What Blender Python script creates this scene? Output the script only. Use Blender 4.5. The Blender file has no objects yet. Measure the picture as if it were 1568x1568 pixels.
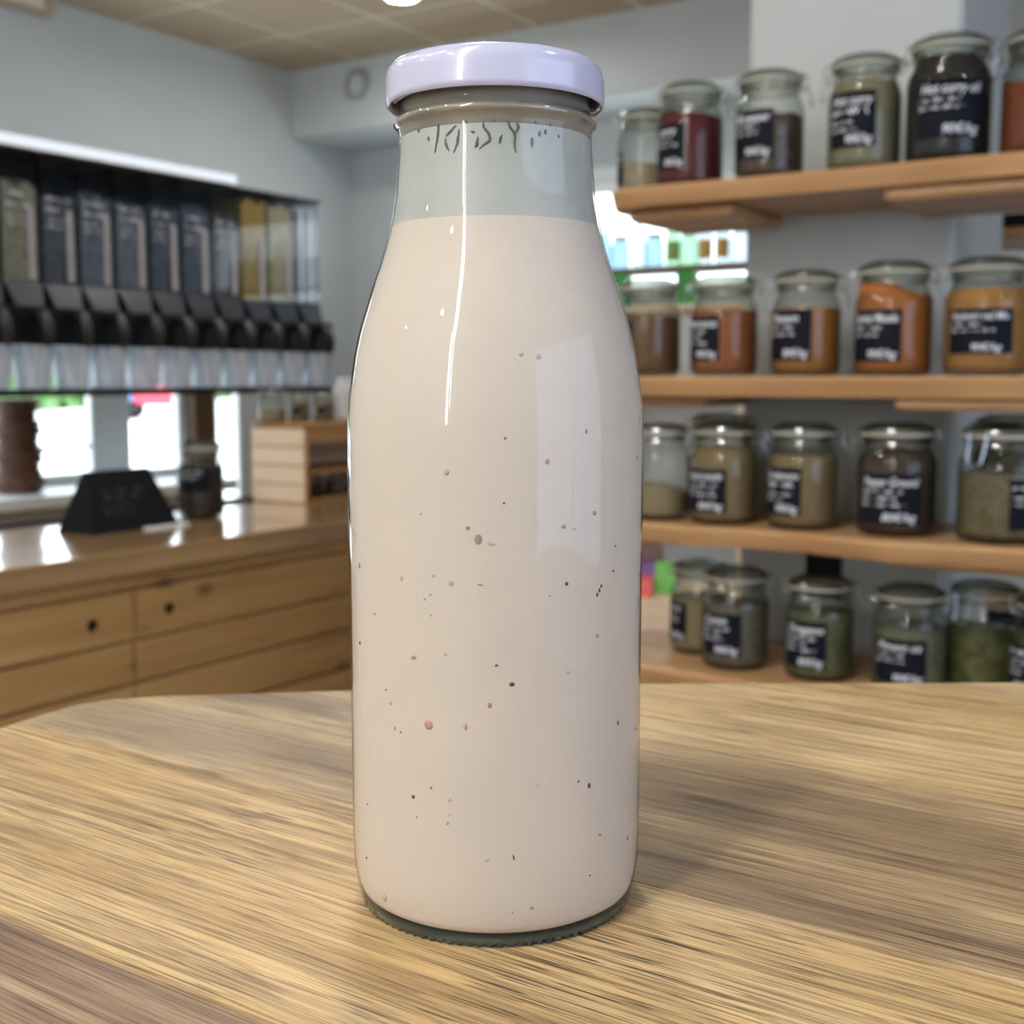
import bpy, math, random
from mathutils import Vector, Matrix, noise as mnoise

random.seed(7)
sc = bpy.context.scene
col = sc.collection
PI = math.pi

# ------------------------------------------------------------------ camera
FPX = 1900.0
PITCH = math.atan(204.0 / 1900.0)
YAW = math.radians(33)
CAM = Vector((0, 0, 1.30))
cam_data = bpy.data.cameras.new('camera')
cam_data.sensor_width = 36.0
cam_data.lens = 36.0 * FPX / 1568.0
cam_data.clip_start = 0.01
cam_data.clip_end = 200
cam_data.dof.use_dof = True
cam_data.dof.focus_distance = 0.246
cam_data.dof.aperture_fstop = 25.5
cam = bpy.data.objects.new('camera', cam_data)
cam.location = CAM
cam.rotation_euler = (PI / 2 - PITCH, 0, YAW)
col.objects.link(cam)
sc.camera = cam

# ------------------------------------------------------------------ world, exposure
w = bpy.data.worlds.new('daylight_sky')
sc.world = w
w.use_nodes = True
bgn = w.node_tree.nodes['Background']
bgn.inputs[0].default_value = (0.86, 0.93, 1.0, 1)
bgn.inputs[1].default_value = 1.9
sc.view_settings.view_transform = 'Standard'
sc.view_settings.look = 'None'
sc.view_settings.gamma = 1.0
sc.view_settings.use_curve_mapping = False
sc.view_settings.exposure = 1.5
sc.cycles.max_bounces = 10
sc.cycles.diffuse_bounces = 5
sc.cycles.glossy_bounces = 4
sc.cycles.transmission_bounces = 8
sc.cycles.transparent_max_bounces = 40
sc.cycles.caustics_reflective = False
sc.cycles.caustics_refractive = False
sc.cycles.sample_clamp_indirect = 4.0
sc.cycles.use_denoising = True

LAMP_W = 112.0          # radiance of the ceiling downlights


def portal(name, loc, rot, sx, sy):
    l = bpy.data.lights.new(name, 'AREA')
    l.shape = 'RECTANGLE'
    l.size = sx
    l.size_y = sy
    l.cycles.is_portal = True
    o = bpy.data.objects.new(name, l)
    o.location = loc
    o.rotation_euler = rot
    col.objects.link(o)


# room extents
XL, XR, YF, YB, ZC = -4.14, 2.30, -2.40, 4.90, 2.74
portal('daylight_portal', (XL - 0.06, 3.00, 1.55), (0, -PI / 2, 0), 1.45, 1.35)
portal('daylight_portal', (-2.6, YB + 0.06, 1.92), (PI / 2, 0, PI), 2.2, 0.50)
portal('daylight_portal', (XR + 0.06, 0.35, 1.6), (0, PI / 2, 0), 1.6, 2.7)

# ------------------------------------------------------------------ projection helpers
_F = Vector((-math.sin(YAW) * math.cos(PITCH), math.cos(YAW) * math.cos(PITCH), -math.sin(PITCH)))
_R = Vector((math.cos(YAW), math.sin(YAW), 0))
_U = _R.cross(_F)
GF = Vector((-math.sin(YAW), math.cos(YAW), 0))


def ray(px, py):
    return _F + _R * ((px - 784) / FPX) + _U * ((784 - py) / FPX)


def on(ax, val, px, py):
    d = ray(px, py)
    return CAM + d * ((val - CAM[ax]) / d[ax])


def ground(cx, cy, z=0.0):
    """camera-aligned floor coordinates to world"""
    v = _R * cx + GF * cy
    return Vector((v.x, v.y, z))


# ------------------------------------------------------------------ mesh helpers
class MB:
    def __init__(self):
        self.v = []
        self.f = []

    def add(self, vs, fs):
        n = len(self.v)
        self.v += [tuple(p) for p in vs]
        self.f += [tuple(i + n for i in f) for f in fs]
        return self

    def box(self, x0, x1, y0, y1, z0, z1):
        vs = [(x, y, z) for z in (z0, z1) for y in (y0, y1) for x in (x0, x1)]
        return self.add(vs, [(0, 2, 3, 1), (4, 5, 7, 6), (0, 1, 5, 4), (2, 6, 7, 3), (0, 4, 6, 2), (1, 3, 7, 5)])

    def bbox(self, x0, x1, y0, y1, z0, z1, b=0.003):
        """box with chamfered edges"""
        b = min(b, (x1 - x0) / 2.1, (y1 - y0) / 2.1, (z1 - z0) / 2.1)
        c = Vector(((x0 + x1) / 2, (y0 + y1) / 2, (z0 + z1) / 2))
        h = Vector(((x1 - x0) / 2, (y1 - y0) / 2, (z1 - z0) / 2))
        vs = []
        idx = {}
        for sx in (-1, 1):
            for sy in (-1, 1):
                for sz in (-1, 1):
                    s = (sx, sy, sz)
                    for a in range(3):
                        p = [c[k] + s[k] * (h[k] - (0 if k == a else b)) for k in range(3)]
                        idx[(s, a)] = len(vs)
                        vs.append(p)
        fs = []
        for a in range(3):
            o1, o2 = (a + 1) % 3, (a + 2) % 3
            for sg in (-1, 1):
                q = []
                for (u, t) in ((-1, -1), (1, -1), (1, 1), (-1, 1)):
                    s = [0, 0, 0]
                    s[a] = sg
                    s[o1] = u
                    s[o2] = t
                    q.append(idx[(tuple(s), a)])
                fs.append(tuple(q if sg > 0 else q[::-1]))
        for a in range(3):
            o1, o2 = (a + 1) % 3, (a + 2) % 3
            for u in (-1, 1):
                for t in (-1, 1):
                    s0 = [0, 0, 0]
                    s1 = [0, 0, 0]
                    s0[a], s1[a] = -1, 1
                    s0[o1] = s1[o1] = u
                    s0[o2] = s1[o2] = t
                    q = [idx[(tuple(s0), o1)], idx[(tuple(s1), o1)], idx[(tuple(s1), o2)], idx[(tuple(s0), o2)]]
                    fs.append(tuple(q if u * t > 0 else q[::-1]))
        for sx in (-1, 1):
            for sy in (-1, 1):
                for sz in (-1, 1):
                    s = (sx, sy, sz)
                    q = [idx[(s, 0)], idx[(s, 1)], idx[(s, 2)]]
                    fs.append(tuple(q if sx * sy * sz > 0 else q[::-1]))
        return self.add(vs, fs)

    def lathe(self, prof, n=48, c=(0, 0, 0), closed=False):
        vs = []
        m = len(prof)
        for i in range(n):
            a = 2 * PI * i / n
            for r, z in prof:
                vs.append((c[0] + r * math.cos(a), c[1] + r * math.sin(a), c[2] + z))
        fs = []
        for i in range(n):
            j = (i + 1) % n
            for k in range(m - 1 if not closed else m):
                k2 = (k + 1) % m
                fs.append((i * m + k, j * m + k, j * m + k2, i * m + k2))
        return self.add(vs, fs)

    def tube(self, pts, r, n=8, closed=False):
        pts = [Vector(p) for p in pts]
        m = len(pts)
        vs = []
        up = None
        for i, p in enumerate(pts):
            if closed:
                t = (pts[(i + 1) % m] - pts[i - 1]).normalized()
            else:
                t = (pts[min(i + 1, m - 1)] - pts[max(i - 1, 0)]).normalized()
            if up is None:
                up = Vector((0, 0, 1)) if abs(t.z) < 0.9 else Vector((1, 0, 0))
            s = t.cross(up)
            if s.length < 1e-6:
                s = t.cross(Vector((0.3, 1, 0.2)))
            s.normalize()
            up = s.cross(t).normalized()
            rr = r[i] if isinstance(r, (list, tuple)) else r
            for k in range(n):
                a = 2 * PI * k / n
                vs.append(p + (s * math.cos(a) + up * math.sin(a)) * rr)
        fs = []
        for i in range(m if closed else m - 1):
            j = (i + 1) % m
            for k in range(n):
                k2 = (k + 1) % n
                fs.append((i * n + k, i * n + k2, j * n + k2, j * n + k))
        if not closed:
            fs.append(tuple(range(n))[::-1])
            fs.append(tuple((m - 1) * n + k for k in range(n)))
        return self.add(vs, fs)

    def prism(self, poly, z0, z1, bev=0.0):
        """vertical extrusion of a CCW outline, the top edge chamfered by bev"""
        n = len(poly)
        if bev:
            cx = sum(p[0] for p in poly) / n
            cy = sum(p[1] for p in poly) / n
            ins = []
            for i in range(n):
                a, b, c = Vector(poly[i - 1]), Vector(poly[i]), Vector(poly[(i + 1) % n])
                e1 = (b - a).normalized() if (b - a).length > 1e-9 else Vector((1, 0))
                e2 = (c - b).normalized() if (c - b).length > 1e-9 else e1
                nn = Vector((-(e1.y + e2.y), e1.x + e2.x))
                if nn.length < 1e-6:
                    nn = Vector((cx - b.x, cy - b.y))
                nn.normalize()
                ins.append(b + nn * bev)
            vs = [(p[0], p[1], z0) for p in poly] + [(p[0], p[1], z1 - bev) for p in poly] + [(p[0], p[1], z1) for p in ins]
            fs = [tuple(range(n))[::-1], tuple(range(2 * n, 3 * n))]
            for l in (0, 1):
                for i in range(n):
                    j = (i + 1) % n
                    fs.append((l * n + i, l * n + j, (l + 1) * n + j, (l + 1) * n + i))
            return self.add(vs, fs)
        vs = [(p[0], p[1], z0) for p in poly] + [(p[0], p[1], z1) for p in poly]
        fs = [tuple(range(n))[::-1], tuple(range(n, 2 * n))]
        for i in range(n):
            j = (i + 1) % n
            fs.append((i, j, n + j, n + i))
        return self.add(vs, fs)

    def ell(self, c, rad, n=12, m=8, mat=None):
        vs = [(0, 0, -1)]
        for i in range(1, m):
            t = -PI / 2 + PI * i / m
            for k in range(n):
                a = 2 * PI * k / n
                vs.append((math.cos(t) * math.cos(a), math.cos(t) * math.sin(a), math.sin(t)))
        vs.append((0, 0, 1))
        out = []
        for p in vs:
            q = Vector((p[0] * rad[0], p[1] * rad[1], p[2] * rad[2]))
            if mat:
                q = mat @ q
            out.append(q + Vector(c))
        fs = []
        for k in range(n):
            k2 = (k + 1) % n
            fs.append((0, 1 + k2, 1 + k))
            for i in range(m - 2):
                a = 1 + i * n
                fs.append((a + k, a + k2, a + n + k2, a + n + k))
            a = 1 + (m - 2) * n
            fs.append((a + k, a + k2, len(vs) - 1))
        return self.add(out, fs)

    def xf(self, mat):
        self.v = [tuple(mat @ Vector(p)) for p in self.v]
        return self

    def mesh(self, name, mat, smooth=True, angle=35):
        me = bpy.data.meshes.new(name)
        me.from_pydata(self.v, [], self.f)
        if mat is not None:
            me.materials.append(mat)
        me.update()
        if smooth:
            me.shade_smooth()
            me.set_sharp_from_angle(angle=math.radians(angle))
        return me

    def build(self, name, mat, parent=None, smooth=True, angle=35, loc=None):
        me = self.mesh(name, mat, smooth, angle)
        return link(name, me, parent, loc)


def link(name, me, parent=None, loc=None):
    o = bpy.data.objects.new(name, me)
    col.objects.link(o)
    if parent is not None:
        o.parent = parent
    if loc is not None:
        o.location = loc
    return o


def tag(o, label=None, cat=None, group=None, kind=None):
    if label:
        o['label'] = label
    if cat:
        o['category'] = cat
    if group:
        o['group'] = group
    if kind:
        o['kind'] = kind
    return o


def thing(name, label, cat, loc=(0, 0, 0), rz=0.0, group=None):
    o = bpy.data.objects.new(name, None)
    o.empty_display_size = 0.05
    col.objects.link(o)
    o.location = loc
    o.rotation_euler = (0, 0, rz)
    return tag(o, label, cat, group)


def structure(o):
    o['kind'] = 'structure'
    return o


# ------------------------------------------------------------------ material helpers
def new_mat(name):
    m = bpy.data.materials.new(name)
    m.use_nodes = True
    nt = m.node_tree
    nt.nodes.clear()
    out = nt.nodes.new('ShaderNodeOutputMaterial')
    return m, nt, out


def N(nt, kind, **kw):
    n = nt.nodes.new(kind)
    for k, v in kw.items():
        if k.startswith('i_'):
            n.inputs[k[2:].replace('_', ' ')].default_value = v
        else:
            setattr(n, k, v)
    return n


def L(nt, a, b):
    nt.links.new(a, b)


def c4(c):
    return (c[0], c[1], c[2], 1.0)


def srgb(r, g, b):
    f = lambda u: (u / 255 / 12.92) if u / 255 <= 0.04045 else ((u / 255 + 0.055) / 1.055) ** 2.4
    return (f(r), f(g), f(b))


def tex(nt, scale=(1, 1, 1), rot=(0, 0, 0)):
    tc = N(nt, 'ShaderNodeTexCoord')
    mp = N(nt, 'ShaderNodeMapping')
    mp.inputs['Scale'].default_value = scale
    mp.inputs['Rotation'].default_value = rot
    L(nt, tc.outputs['Object'], mp.inputs['Vector'])
    return mp.outputs['Vector']


def ramp(nt, fac, stops):
    r = N(nt, 'ShaderNodeValToRGB')
    el = r.color_ramp.elements
    el[0].position, el[0].color = stops[0][0], c4(stops[0][1])
    el[1].position, el[1].color = stops[-1][0], c4(stops[-1][1])
    for p, c in stops[1:-1]:
        e = el.new(p)
        e.color = c4(c)
    L(nt, fac, r.inputs['Fac'])
    return r.outputs['Color']


def mix(nt, fac, a, b, mode='MIX'):
    m = N(nt, 'ShaderNodeMix', data_type='RGBA', blend_type=mode)
    for sock, v in ((m.inputs[0], fac), (m.inputs[6], a), (m.inputs[7], b)):
        if isinstance(v, (int, float)):
            sock.default_value = v
        elif isinstance(v, tuple):
            sock.default_value = c4(v)
        else:
            L(nt, v, sock)
    return m.outputs[2]


def plain(name, color, rough=0.5, metal=0.0, var=0.08, scale=20.0, coat=0.0, bump=0.0, spec=0.5):
    m, nt, out = new_mat(name)
    b = N(nt, 'ShaderNodeBsdfPrincipled')
    v = tex(nt, (scale,) * 3)
    nz = N(nt, 'ShaderNodeTexNoise', i_Scale=1.0, i_Detail=4.0)
    L(nt, v, nz.inputs['Vector'])
    dark = tuple(max(0, x * (1 - var)) for x in color)
    lite = tuple(min(1, x * (1 + var)) for x in color)
    L(nt, ramp(nt, nz.outputs['Fac'], [(0.3, dark), (0.7, lite)]), b.inputs['Base Color'])
    b.inputs['Roughness'].default_value = rough
    b.inputs['Metallic'].default_value = metal
    b.inputs['Coat Weight'].default_value = coat
    b.inputs['Coat Roughness'].default_value = 0.08
    b.inputs['Specular IOR Level'].default_value = spec
    if bump:
        bp = N(nt, 'ShaderNodeBump', i_Strength=bump, i_Distance=0.002)
        L(nt, nz.outputs['Fac'], bp.inputs['Height'])
        L(nt, bp.outputs['Normal'], b.inputs['Normal'])
    L(nt, b.outputs['BSDF'], out.inputs['Surface'])
    return m


def thin_glass(name, tint=(0.96, 0.98, 0.97), edge=(0.55, 0.62, 0.58), rough=0.02, ior=1.5):
    """clear thin-walled glass: fresnel gloss over a tinted see-through body"""
    m, nt, out = new_mat(name)
    lw = N(nt, 'ShaderNodeLayerWeight', i_Blend=0.35)
    colr = mix(nt, lw.outputs['Facing'], tint, edge)
    tr = N(nt, 'ShaderNodeBsdfTransparent')
    L(nt, colr, tr.inputs['Color'])
    gl = N(nt, 'ShaderNodeBsdfGlossy')
    gl.inputs['Roughness'].default_value = rough
    f0 = ((ior - 1) / (ior + 1)) ** 2
    lf = N(nt, 'ShaderNodeLayerWeight', i_Blend=0.5)
    pw = N(nt, 'ShaderNodeMath', operation='POWER')
    pw.inputs[1].default_value = 5.0
    L(nt, lf.outputs['Facing'], pw.inputs[0])
    fr = N(nt, 'ShaderNodeMath', operation='MULTIPLY_ADD')
    fr.inputs[1].default_value = 1 - f0
    fr.inputs[2].default_value = f0
    L(nt, pw.outputs[0], fr.inputs[0])
    ms = N(nt, 'ShaderNodeMixShader')
    L(nt, fr.outputs[0], ms.inputs['Fac'])
    L(nt, tr.outputs['BSDF'], ms.inputs[1])
    L(nt, gl.outputs['BSDF'], ms.inputs[2])
    L(nt, ms.outputs['Shader'], out.inputs['Surface'])
    return m


def emitter(name, color, strength):
    m, nt, out = new_mat(name)
    e = N(nt, 'ShaderNodeEmission', i_Strength=strength)
    e.inputs['Color'].default_value = c4(color)
    L(nt, e.outputs['Emission'], out.inputs['Surface'])
    return m


def wood(name, light, dark, axis=0, grain=30.0, knots=0.0, rough=0.45, knot_col=(0.10, 0.045, 0.015), coat=0.0, knot_scale=5.0):
    """simple planed wood, grain along the given axis"""
    m, nt, out = new_mat(name)
    s = [grain] * 3
    s[axis] = grain * 0.06
    v = tex(nt, tuple(s))
    n1 = N(nt, 'ShaderNodeTexNoise', i_Scale=1.0, i_Detail=6.0, i_Distortion=0.6)
    L(nt, v, n1.inputs['Vector'])
    colr = ramp(nt, n1.outputs['Fac'], [(0.28, dark), (0.5, tuple((a + b) / 2 for a, b in zip(light, dark))), (0.68, light)])
    if knots:
        s2 = [knot_scale] * 3
        s2[axis] = knot_scale * 0.55
        s2[0] = 0.01
        v2 = tex(nt, tuple(s2))
        vo = N(nt, 'ShaderNodeTexVoronoi', i_Scale=1.0)
        L(nt, v2, vo.inputs['Vector'])
        k = ramp(nt, vo.outputs['Distance'], [(0.0, (1, 1, 1)), (knots, (0.55, 0.55, 0.55)), (knots * 1.9, (0, 0, 0))])
        colr = mix(nt, k, colr, knot_col)
    b = N(nt, 'ShaderNodeBsdfPrincipled')
    L(nt, colr, b.inputs['Base Color'])
    b.inputs['Roughness'].default_value = rough
    b.inputs['Coat Weight'].default_value = coat
    b.inputs['Coat Roughness'].default_value = 0.05
    bp = N(nt, 'ShaderNodeBump', i_Strength=0.15, i_Distance=0.001)
    L(nt, n1.outputs['Fac'], bp.inputs['Height'])
    L(nt, bp.outputs['Normal'], b.inputs['Normal'])
    L(nt, b.outputs['BSDF'], out.inputs['Surface'])
    return m


def table_wood(name, light, mid, dark, pores=0.5, seed=0.0):
    """weathered coarse-grained hardwood, grain along local X"""
    m, nt, out = new_mat(name)
    tc = N(nt, 'ShaderNodeTexCoord')

    def nz(scale, detail=3.0, dist=0.0, off=0.0):
        mp = N(nt, 'ShaderNodeMapping')
        mp.inputs['Scale'].default_value = scale
        mp.inputs['Location'].default_value = (seed + off, seed * 1.7 + off, 0)
        L(nt, tc.outputs['Object'], mp.inputs['Vector'])
        n = N(nt, 'ShaderNodeTexNoise', i_Scale=1.0, i_Detail=detail, i_Distortion=dist)
        L(nt, mp.outputs['Vector'], n.inputs['Vector'])
        return n.outputs['Fac']
    broad = nz((4, 40, 1), 3.0, 0.4)
    midn = nz((9, 420, 1), 3.0, 0.1, 3.1)
    fine = nz((36, 1750, 1), 2.0, 0.1, 7.7)
    pore = nz((50, 2100, 1), 1.0, 0.0, 11.3)
    patch = nz((14, 22, 1), 4.0, 0.8, 17.0)
    base = ramp(nt, broad, [(0.30, dark), (0.46, mid), (0.62, light)])
    band = ramp(nt, midn, [(0.34, (0.56, 0.52, 0.49)), (0.50, (0.97, 0.97, 0.97)), (0.66, (1.12, 1.10, 1.06))])
    colr = mix(nt, 0.85, base, band, 'MULTIPLY')
    fl = ramp(nt, fine, [(0.38, (0.42, 0.38, 0.35)), (0.47, (1, 1, 1)), (0.58, (1, 1, 1)), (0.66, (1.18, 1.18, 1.17))])
    colr = mix(nt, 0.8, colr, fl, 'MULTIPLY')
    # dark open pores, only in some stretches
    pm = ramp(nt, pore, [(0.37, (1, 1, 1)), (0.42, (0, 0, 0))])
    pz = ramp(nt, patch, [(0.42, (0.25, 0.25, 0.25)), (0.62, (1, 1, 1))])
    pmask = mix(nt, 1.0, pm, pz, 'MULTIPLY')
    sm = mix(nt, 1.0, pmask, (pores, pores, pores), 'MULTIPLY')
    colr = mix(nt, sm, colr, (0.028, 0.018, 0.012))
    # worn greyish bloom
    wear = nz((7, 12, 1), 5.0, 1.0, 23.0)
    wm = ramp(nt, wear, [(0.55, (0, 0, 0)), (0.78, (0.45, 0.45, 0.45))])
    colr = mix(nt, wm, colr, (0.50, 0.44, 0.33))
    b = N(nt, 'ShaderNodeBsdfPrincipled')
    L(nt, colr, b.inputs['Base Color'])
    b.inputs['Roughness'].default_value = 0.42
    b.inputs['Specular IOR Level'].default_value = 0.45
    h = mix(nt, 0.5, band, fl, 'MULTIPLY')
    bp = N(nt, 'ShaderNodeBump', i_Strength=0.35, i_Distance=0.0004)
    L(nt, h, bp.inputs['Height'])
    L(nt, bp.outputs['Normal'], b.inputs['Normal'])
    L(nt, b.outputs['BSDF'], out.inputs['Surface'])
    return m


def grainy(name, a, b_, scale=260.0, rough=0.8, gain=0.66):
    """loose dry food: speckled colour with a granular bump"""
    a, b_ = tuple(x * gain for x in a), tuple(x * gain for x in b_)
    m, nt, out = new_mat(name)
    v = tex(nt, (scale,) * 3)
    vo = N(nt, 'ShaderNodeTexVoronoi', i_Scale=1.0)
    L(nt, v, vo.inputs['Vector'])
    bw = N(nt, 'ShaderNodeRGBToBW')
    L(nt, vo.outputs['Color'], bw.inputs['Color'])
    p = N(nt, 'ShaderNodeBsdfPrincipled')
    L(nt, ramp(nt, bw.outputs['Val'], [(0.15, a), (0.85, b_)]), p.inputs['Base Color'])
    p.inputs['Roughness'].default_value = rough
    bp = N(nt, 'ShaderNodeBump', i_Strength=0.5, i_Distance=0.002)
    L(nt, vo.outputs['Distance'], bp.inputs['Height'])
    L(nt, bp.outputs['Normal'], p.inputs['Normal'])
    L(nt, p.outputs['BSDF'], out.inputs['Surface'])
    return m


M = {}
M['wall'] = plain('painted_wall', srgb(215, 222, 225), 0.8, var=0.02, scale=3, bump=0.05)
M['column'] = plain('painted_column', srgb(194, 199, 198), 0.8, var=0.03, scale=4, bump=0.1)
M['tile'] = plain('ceiling_tile_beige', srgb(198, 178, 150), 0.85, var=0.06, scale=30, bump=0.1)
M['tgrid'] = plain('ceiling_grid_cream', srgb(246, 238, 222), 0.7, var=0.03)
M['floor'] = plain('floor_brown', srgb(120, 105, 88), 0.5, var=0.1, scale=5)
M['white'] = plain('white_paint', srgb(235, 238, 240), 0.35, var=0.02)
M['black'] = plain('black_plastic', srgb(13, 13, 15), 0.35, var=0.1, spec=0.3)
M['blackmat'] = plain('black_matt', srgb(15, 16, 20), 0.6, var=0.1, spec=0.2)
M['slate'] = plain('dark_grey_plastic', srgb(74, 76, 84), 0.3, var=0.1)
M['hopper'] = plain('charcoal_plastic', srgb(36, 38, 45), 0.35, var=0.1)
M['lever'] = plain('black_brown_plastic', srgb(26, 25, 27), 0.4, var=0.1)
M['chalk'] = plain('chalkboard_label', srgb(17, 20, 30), 0.6, var=0.15, scale=80, spec=0.12)
M['ink'] = plain('white_chalk_ink', srgb(225, 228, 236), 0.7, var=0.05, scale=200)
M['steel'] = plain('steel_wire', (0.62, 0.62, 0.62), 0.22, 1.0, var=0.05)
M['gasket'] = plain('pale_rubber', srgb(196, 192, 178), 0.6, var=0.05)
M['glass'] = thin_glass('jar_glass', (0.92, 0.935, 0.91), (0.38, 0.44, 0.39))
M['lidglass'] = thin_glass('lid_glass', (0.70, 0.735, 0.69), (0.28, 0.33, 0.29), 0.05)
M['pane'] = thin_glass('window_pane', (0.97, 0.985, 0.985), (0.85, 0.9, 0.9), 0.0, 1.3)
M['tintpane'] = thin_glass('tinted_pane', (0.62, 0.68, 0.78), (0.5, 0.55, 0.65), 0.0, 1.3)  # tint added to dim the daylight of the unseen right-hand window
M['acrylic'] = thin_glass('clear_acrylic', (0.93, 0.95, 0.97), (0.7, 0.74, 0.8), 0.05, 1.36)
M['pine'] = wood('knotty_pine', srgb(196, 156, 100), srgb(168, 126, 74), 1, 26, 0.085, 0.5, coat=0.15, knot_scale=7.0)
M['pinetop'] = wood('varnished_worktop', srgb(176, 140, 94), srgb(144, 110, 72), 1, 22, 0.0, 0.25, coat=0.9)
M['crate'] = wood('raw_spruce', srgb(244, 226, 200), srgb(230, 204, 172), 0, 24, 0.0, 0.6)
M['crate2'] = wood('aged_spruce', srgb(190, 146, 94), srgb(150, 108, 64), 1, 24, 0.0, 0.6)
M['shelf'] = wood('oiled_live_edge', srgb(208, 166, 118), srgb(166, 122, 80), 0, 18, 0.0, 0.42, coat=0.1)
M['brownwood'] = wood('brown_post', srgb(112, 84, 56), srgb(84, 60, 38), 2, 20, 0.0, 0.5)
M['wicker'] = wood('dark_wicker', srgb(108, 72, 50), srgb(62, 38, 26), 0, 60, 0.0, 0.6)
M['leaf'] = plain('green_leaf', srgb(96, 138, 74), 0.5, var=0.25, scale=30)
M['bottle'] = thin_glass('milk_bottle_glass', (0.985, 0.99, 0.985), (0.95, 0.96, 0.955), 0.015, 1.48)
M['milk'] = plain('strawberry_milk', srgb(206, 195, 184), 0.55, var=0.012, scale=90, spec=0.2)
M['film'] = plain('milk_film', srgb(172, 176, 172), 0.45, var=0.05, scale=120, spec=0.3)
M['drip'] = plain('clear_drip_gap', srgb(84, 88, 84), 0.4, var=0.2, scale=300)
M['lid'] = plain('white_enamel_lid', srgb(190, 192, 219), 0.22, var=0.01, scale=30, coat=0.6)
M['fleck_dark'] = plain('dark_seed', srgb(84, 60, 58), 0.6, var=0.2, scale=900)
M['fleck_mid'] = plain('brown_fleck', srgb(150, 124, 112), 0.6, var=0.15, scale=700)
M['fleck_soft'] = plain('faint_fleck', srgb(186, 168, 156), 0.6, var=0.06, scale=500)
M['fleck_red'] = plain('red_brown_fleck', srgb(176, 134, 114), 0.6, var=0.12, scale=500)
M['lamp'] = emitter('downlight_glow', (1.0, 0.975, 0.94), LAMP_W)
M['ledbar'] = emitter('led_bar_glow', (0.86, 0.92, 1.0), 0.36)

# ------------------------------------------------------------------ the room
structure(MB().box(XL - 0.2, XR + 0.2, YF - 0.2, YB + 0.2, -0.1, 0).build('floor', M['floor'], smooth=False))
ceil = structure(MB().box(XL - 0.2, XR + 0.2, YF - 0.2, YB + 0.2, ZC - 0.004, ZC + 0.12).build('ceiling', M['tgrid'], smooth=False))
TX, TY, TX0, TY0 = 0.478, 0.507, -3.735, 3.505
tile_me = MB().bbox(-TX / 2 + 0.012, TX / 2 - 0.012, -TY / 2 + 0.012, TY / 2 - 0.012, -0.006, 0.003, 0.001).mesh('ceiling_tile', M['tile'], False)
for i in range(-1, 13):
    for j in range(-11, 2):
        x = TX0 + (i + 0.5) * TX
        y = TY0 + (j + 0.5) * TY
        if x - TX / 2 < XL - 0.15 or x + TX / 2 > XR + 0.15 or y - TY / 2 < YF - 0.15 or y > 4.6:
            continue
        link('ceiling_tile', tile_me, ceil, (x, y, ZC - 0.0015))


def wall_with_holes(name, ax, pos, th, a0, a1, z0, z1, holes, mat):
    """wall slab perpendicular to axis ax with rectangular openings (a0,a1,z0,z1)"""
    mb = MB()
    cuts = sorted(set([a0, a1] + [h[0] for h in holes] + [h[1] for h in holes]))
    for u, v in zip(cuts[:-1], cuts[1:]):
        hs = sorted([h for h in holes if h[0] <= u + 1e-6 and h[1] >= v - 1e-6], key=lambda h: h[2])
        z = z0
        for h in hs + [(0, 0, z1, z1)]:
            if h[2] > z + 1e-6:
                if ax == 0:
                    mb.box(min(pos, pos + th), max(pos, pos + th), u, v, z, h[2])
                else:
                    mb.box(u, v, min(pos, pos + th), max(pos, pos + th), z, h[2])
            z = h[3]
    return structure(mb.build(name, mat, smooth=False))


WA = (2.20, 3.30, 0.90, 2.20)      # left wall panes
WC = (3.945, 4.10, 0.60, 1.75)
WB = (3.45, 3.75, 0.90, 2.20)
wall_with_holes('wall_left', 0, XL, -0.06, YF, YB, 0, ZC, [WA, WB, WC], M['wall'])
WBK = (-3.60, -1.60, 1.66, 2.16)
wall_with_holes('wall_back', 1, YB, 0.2, XL - 0.2, XR + 0.2, 0, ZC, [WBK], M['wall'])
WR = (-1.00, 1.70, 0.80, 2.40)
wall_with_holes('wall_right', 0, XR, 0.2, YF, YB, 0, ZC, [WR], M['wall'])
wall_with_holes('wall_front', 1, YF, -0.2, XL - 0.2, XR + 0.2, 0, ZC, [], M['wall'])
structure(MB().bbox(XL, XR, 4.47, YB, 2.425, ZC + 0.006, 0.006).build('bulkhead', M['wall'], smooth=False))
# free-standing column behind the jar shelves
structure(MB().bbox(-0.872, -0.512, 2.10, 2.46, 0, ZC, 0.008).build('column', M['column'], smooth=False))


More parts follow.
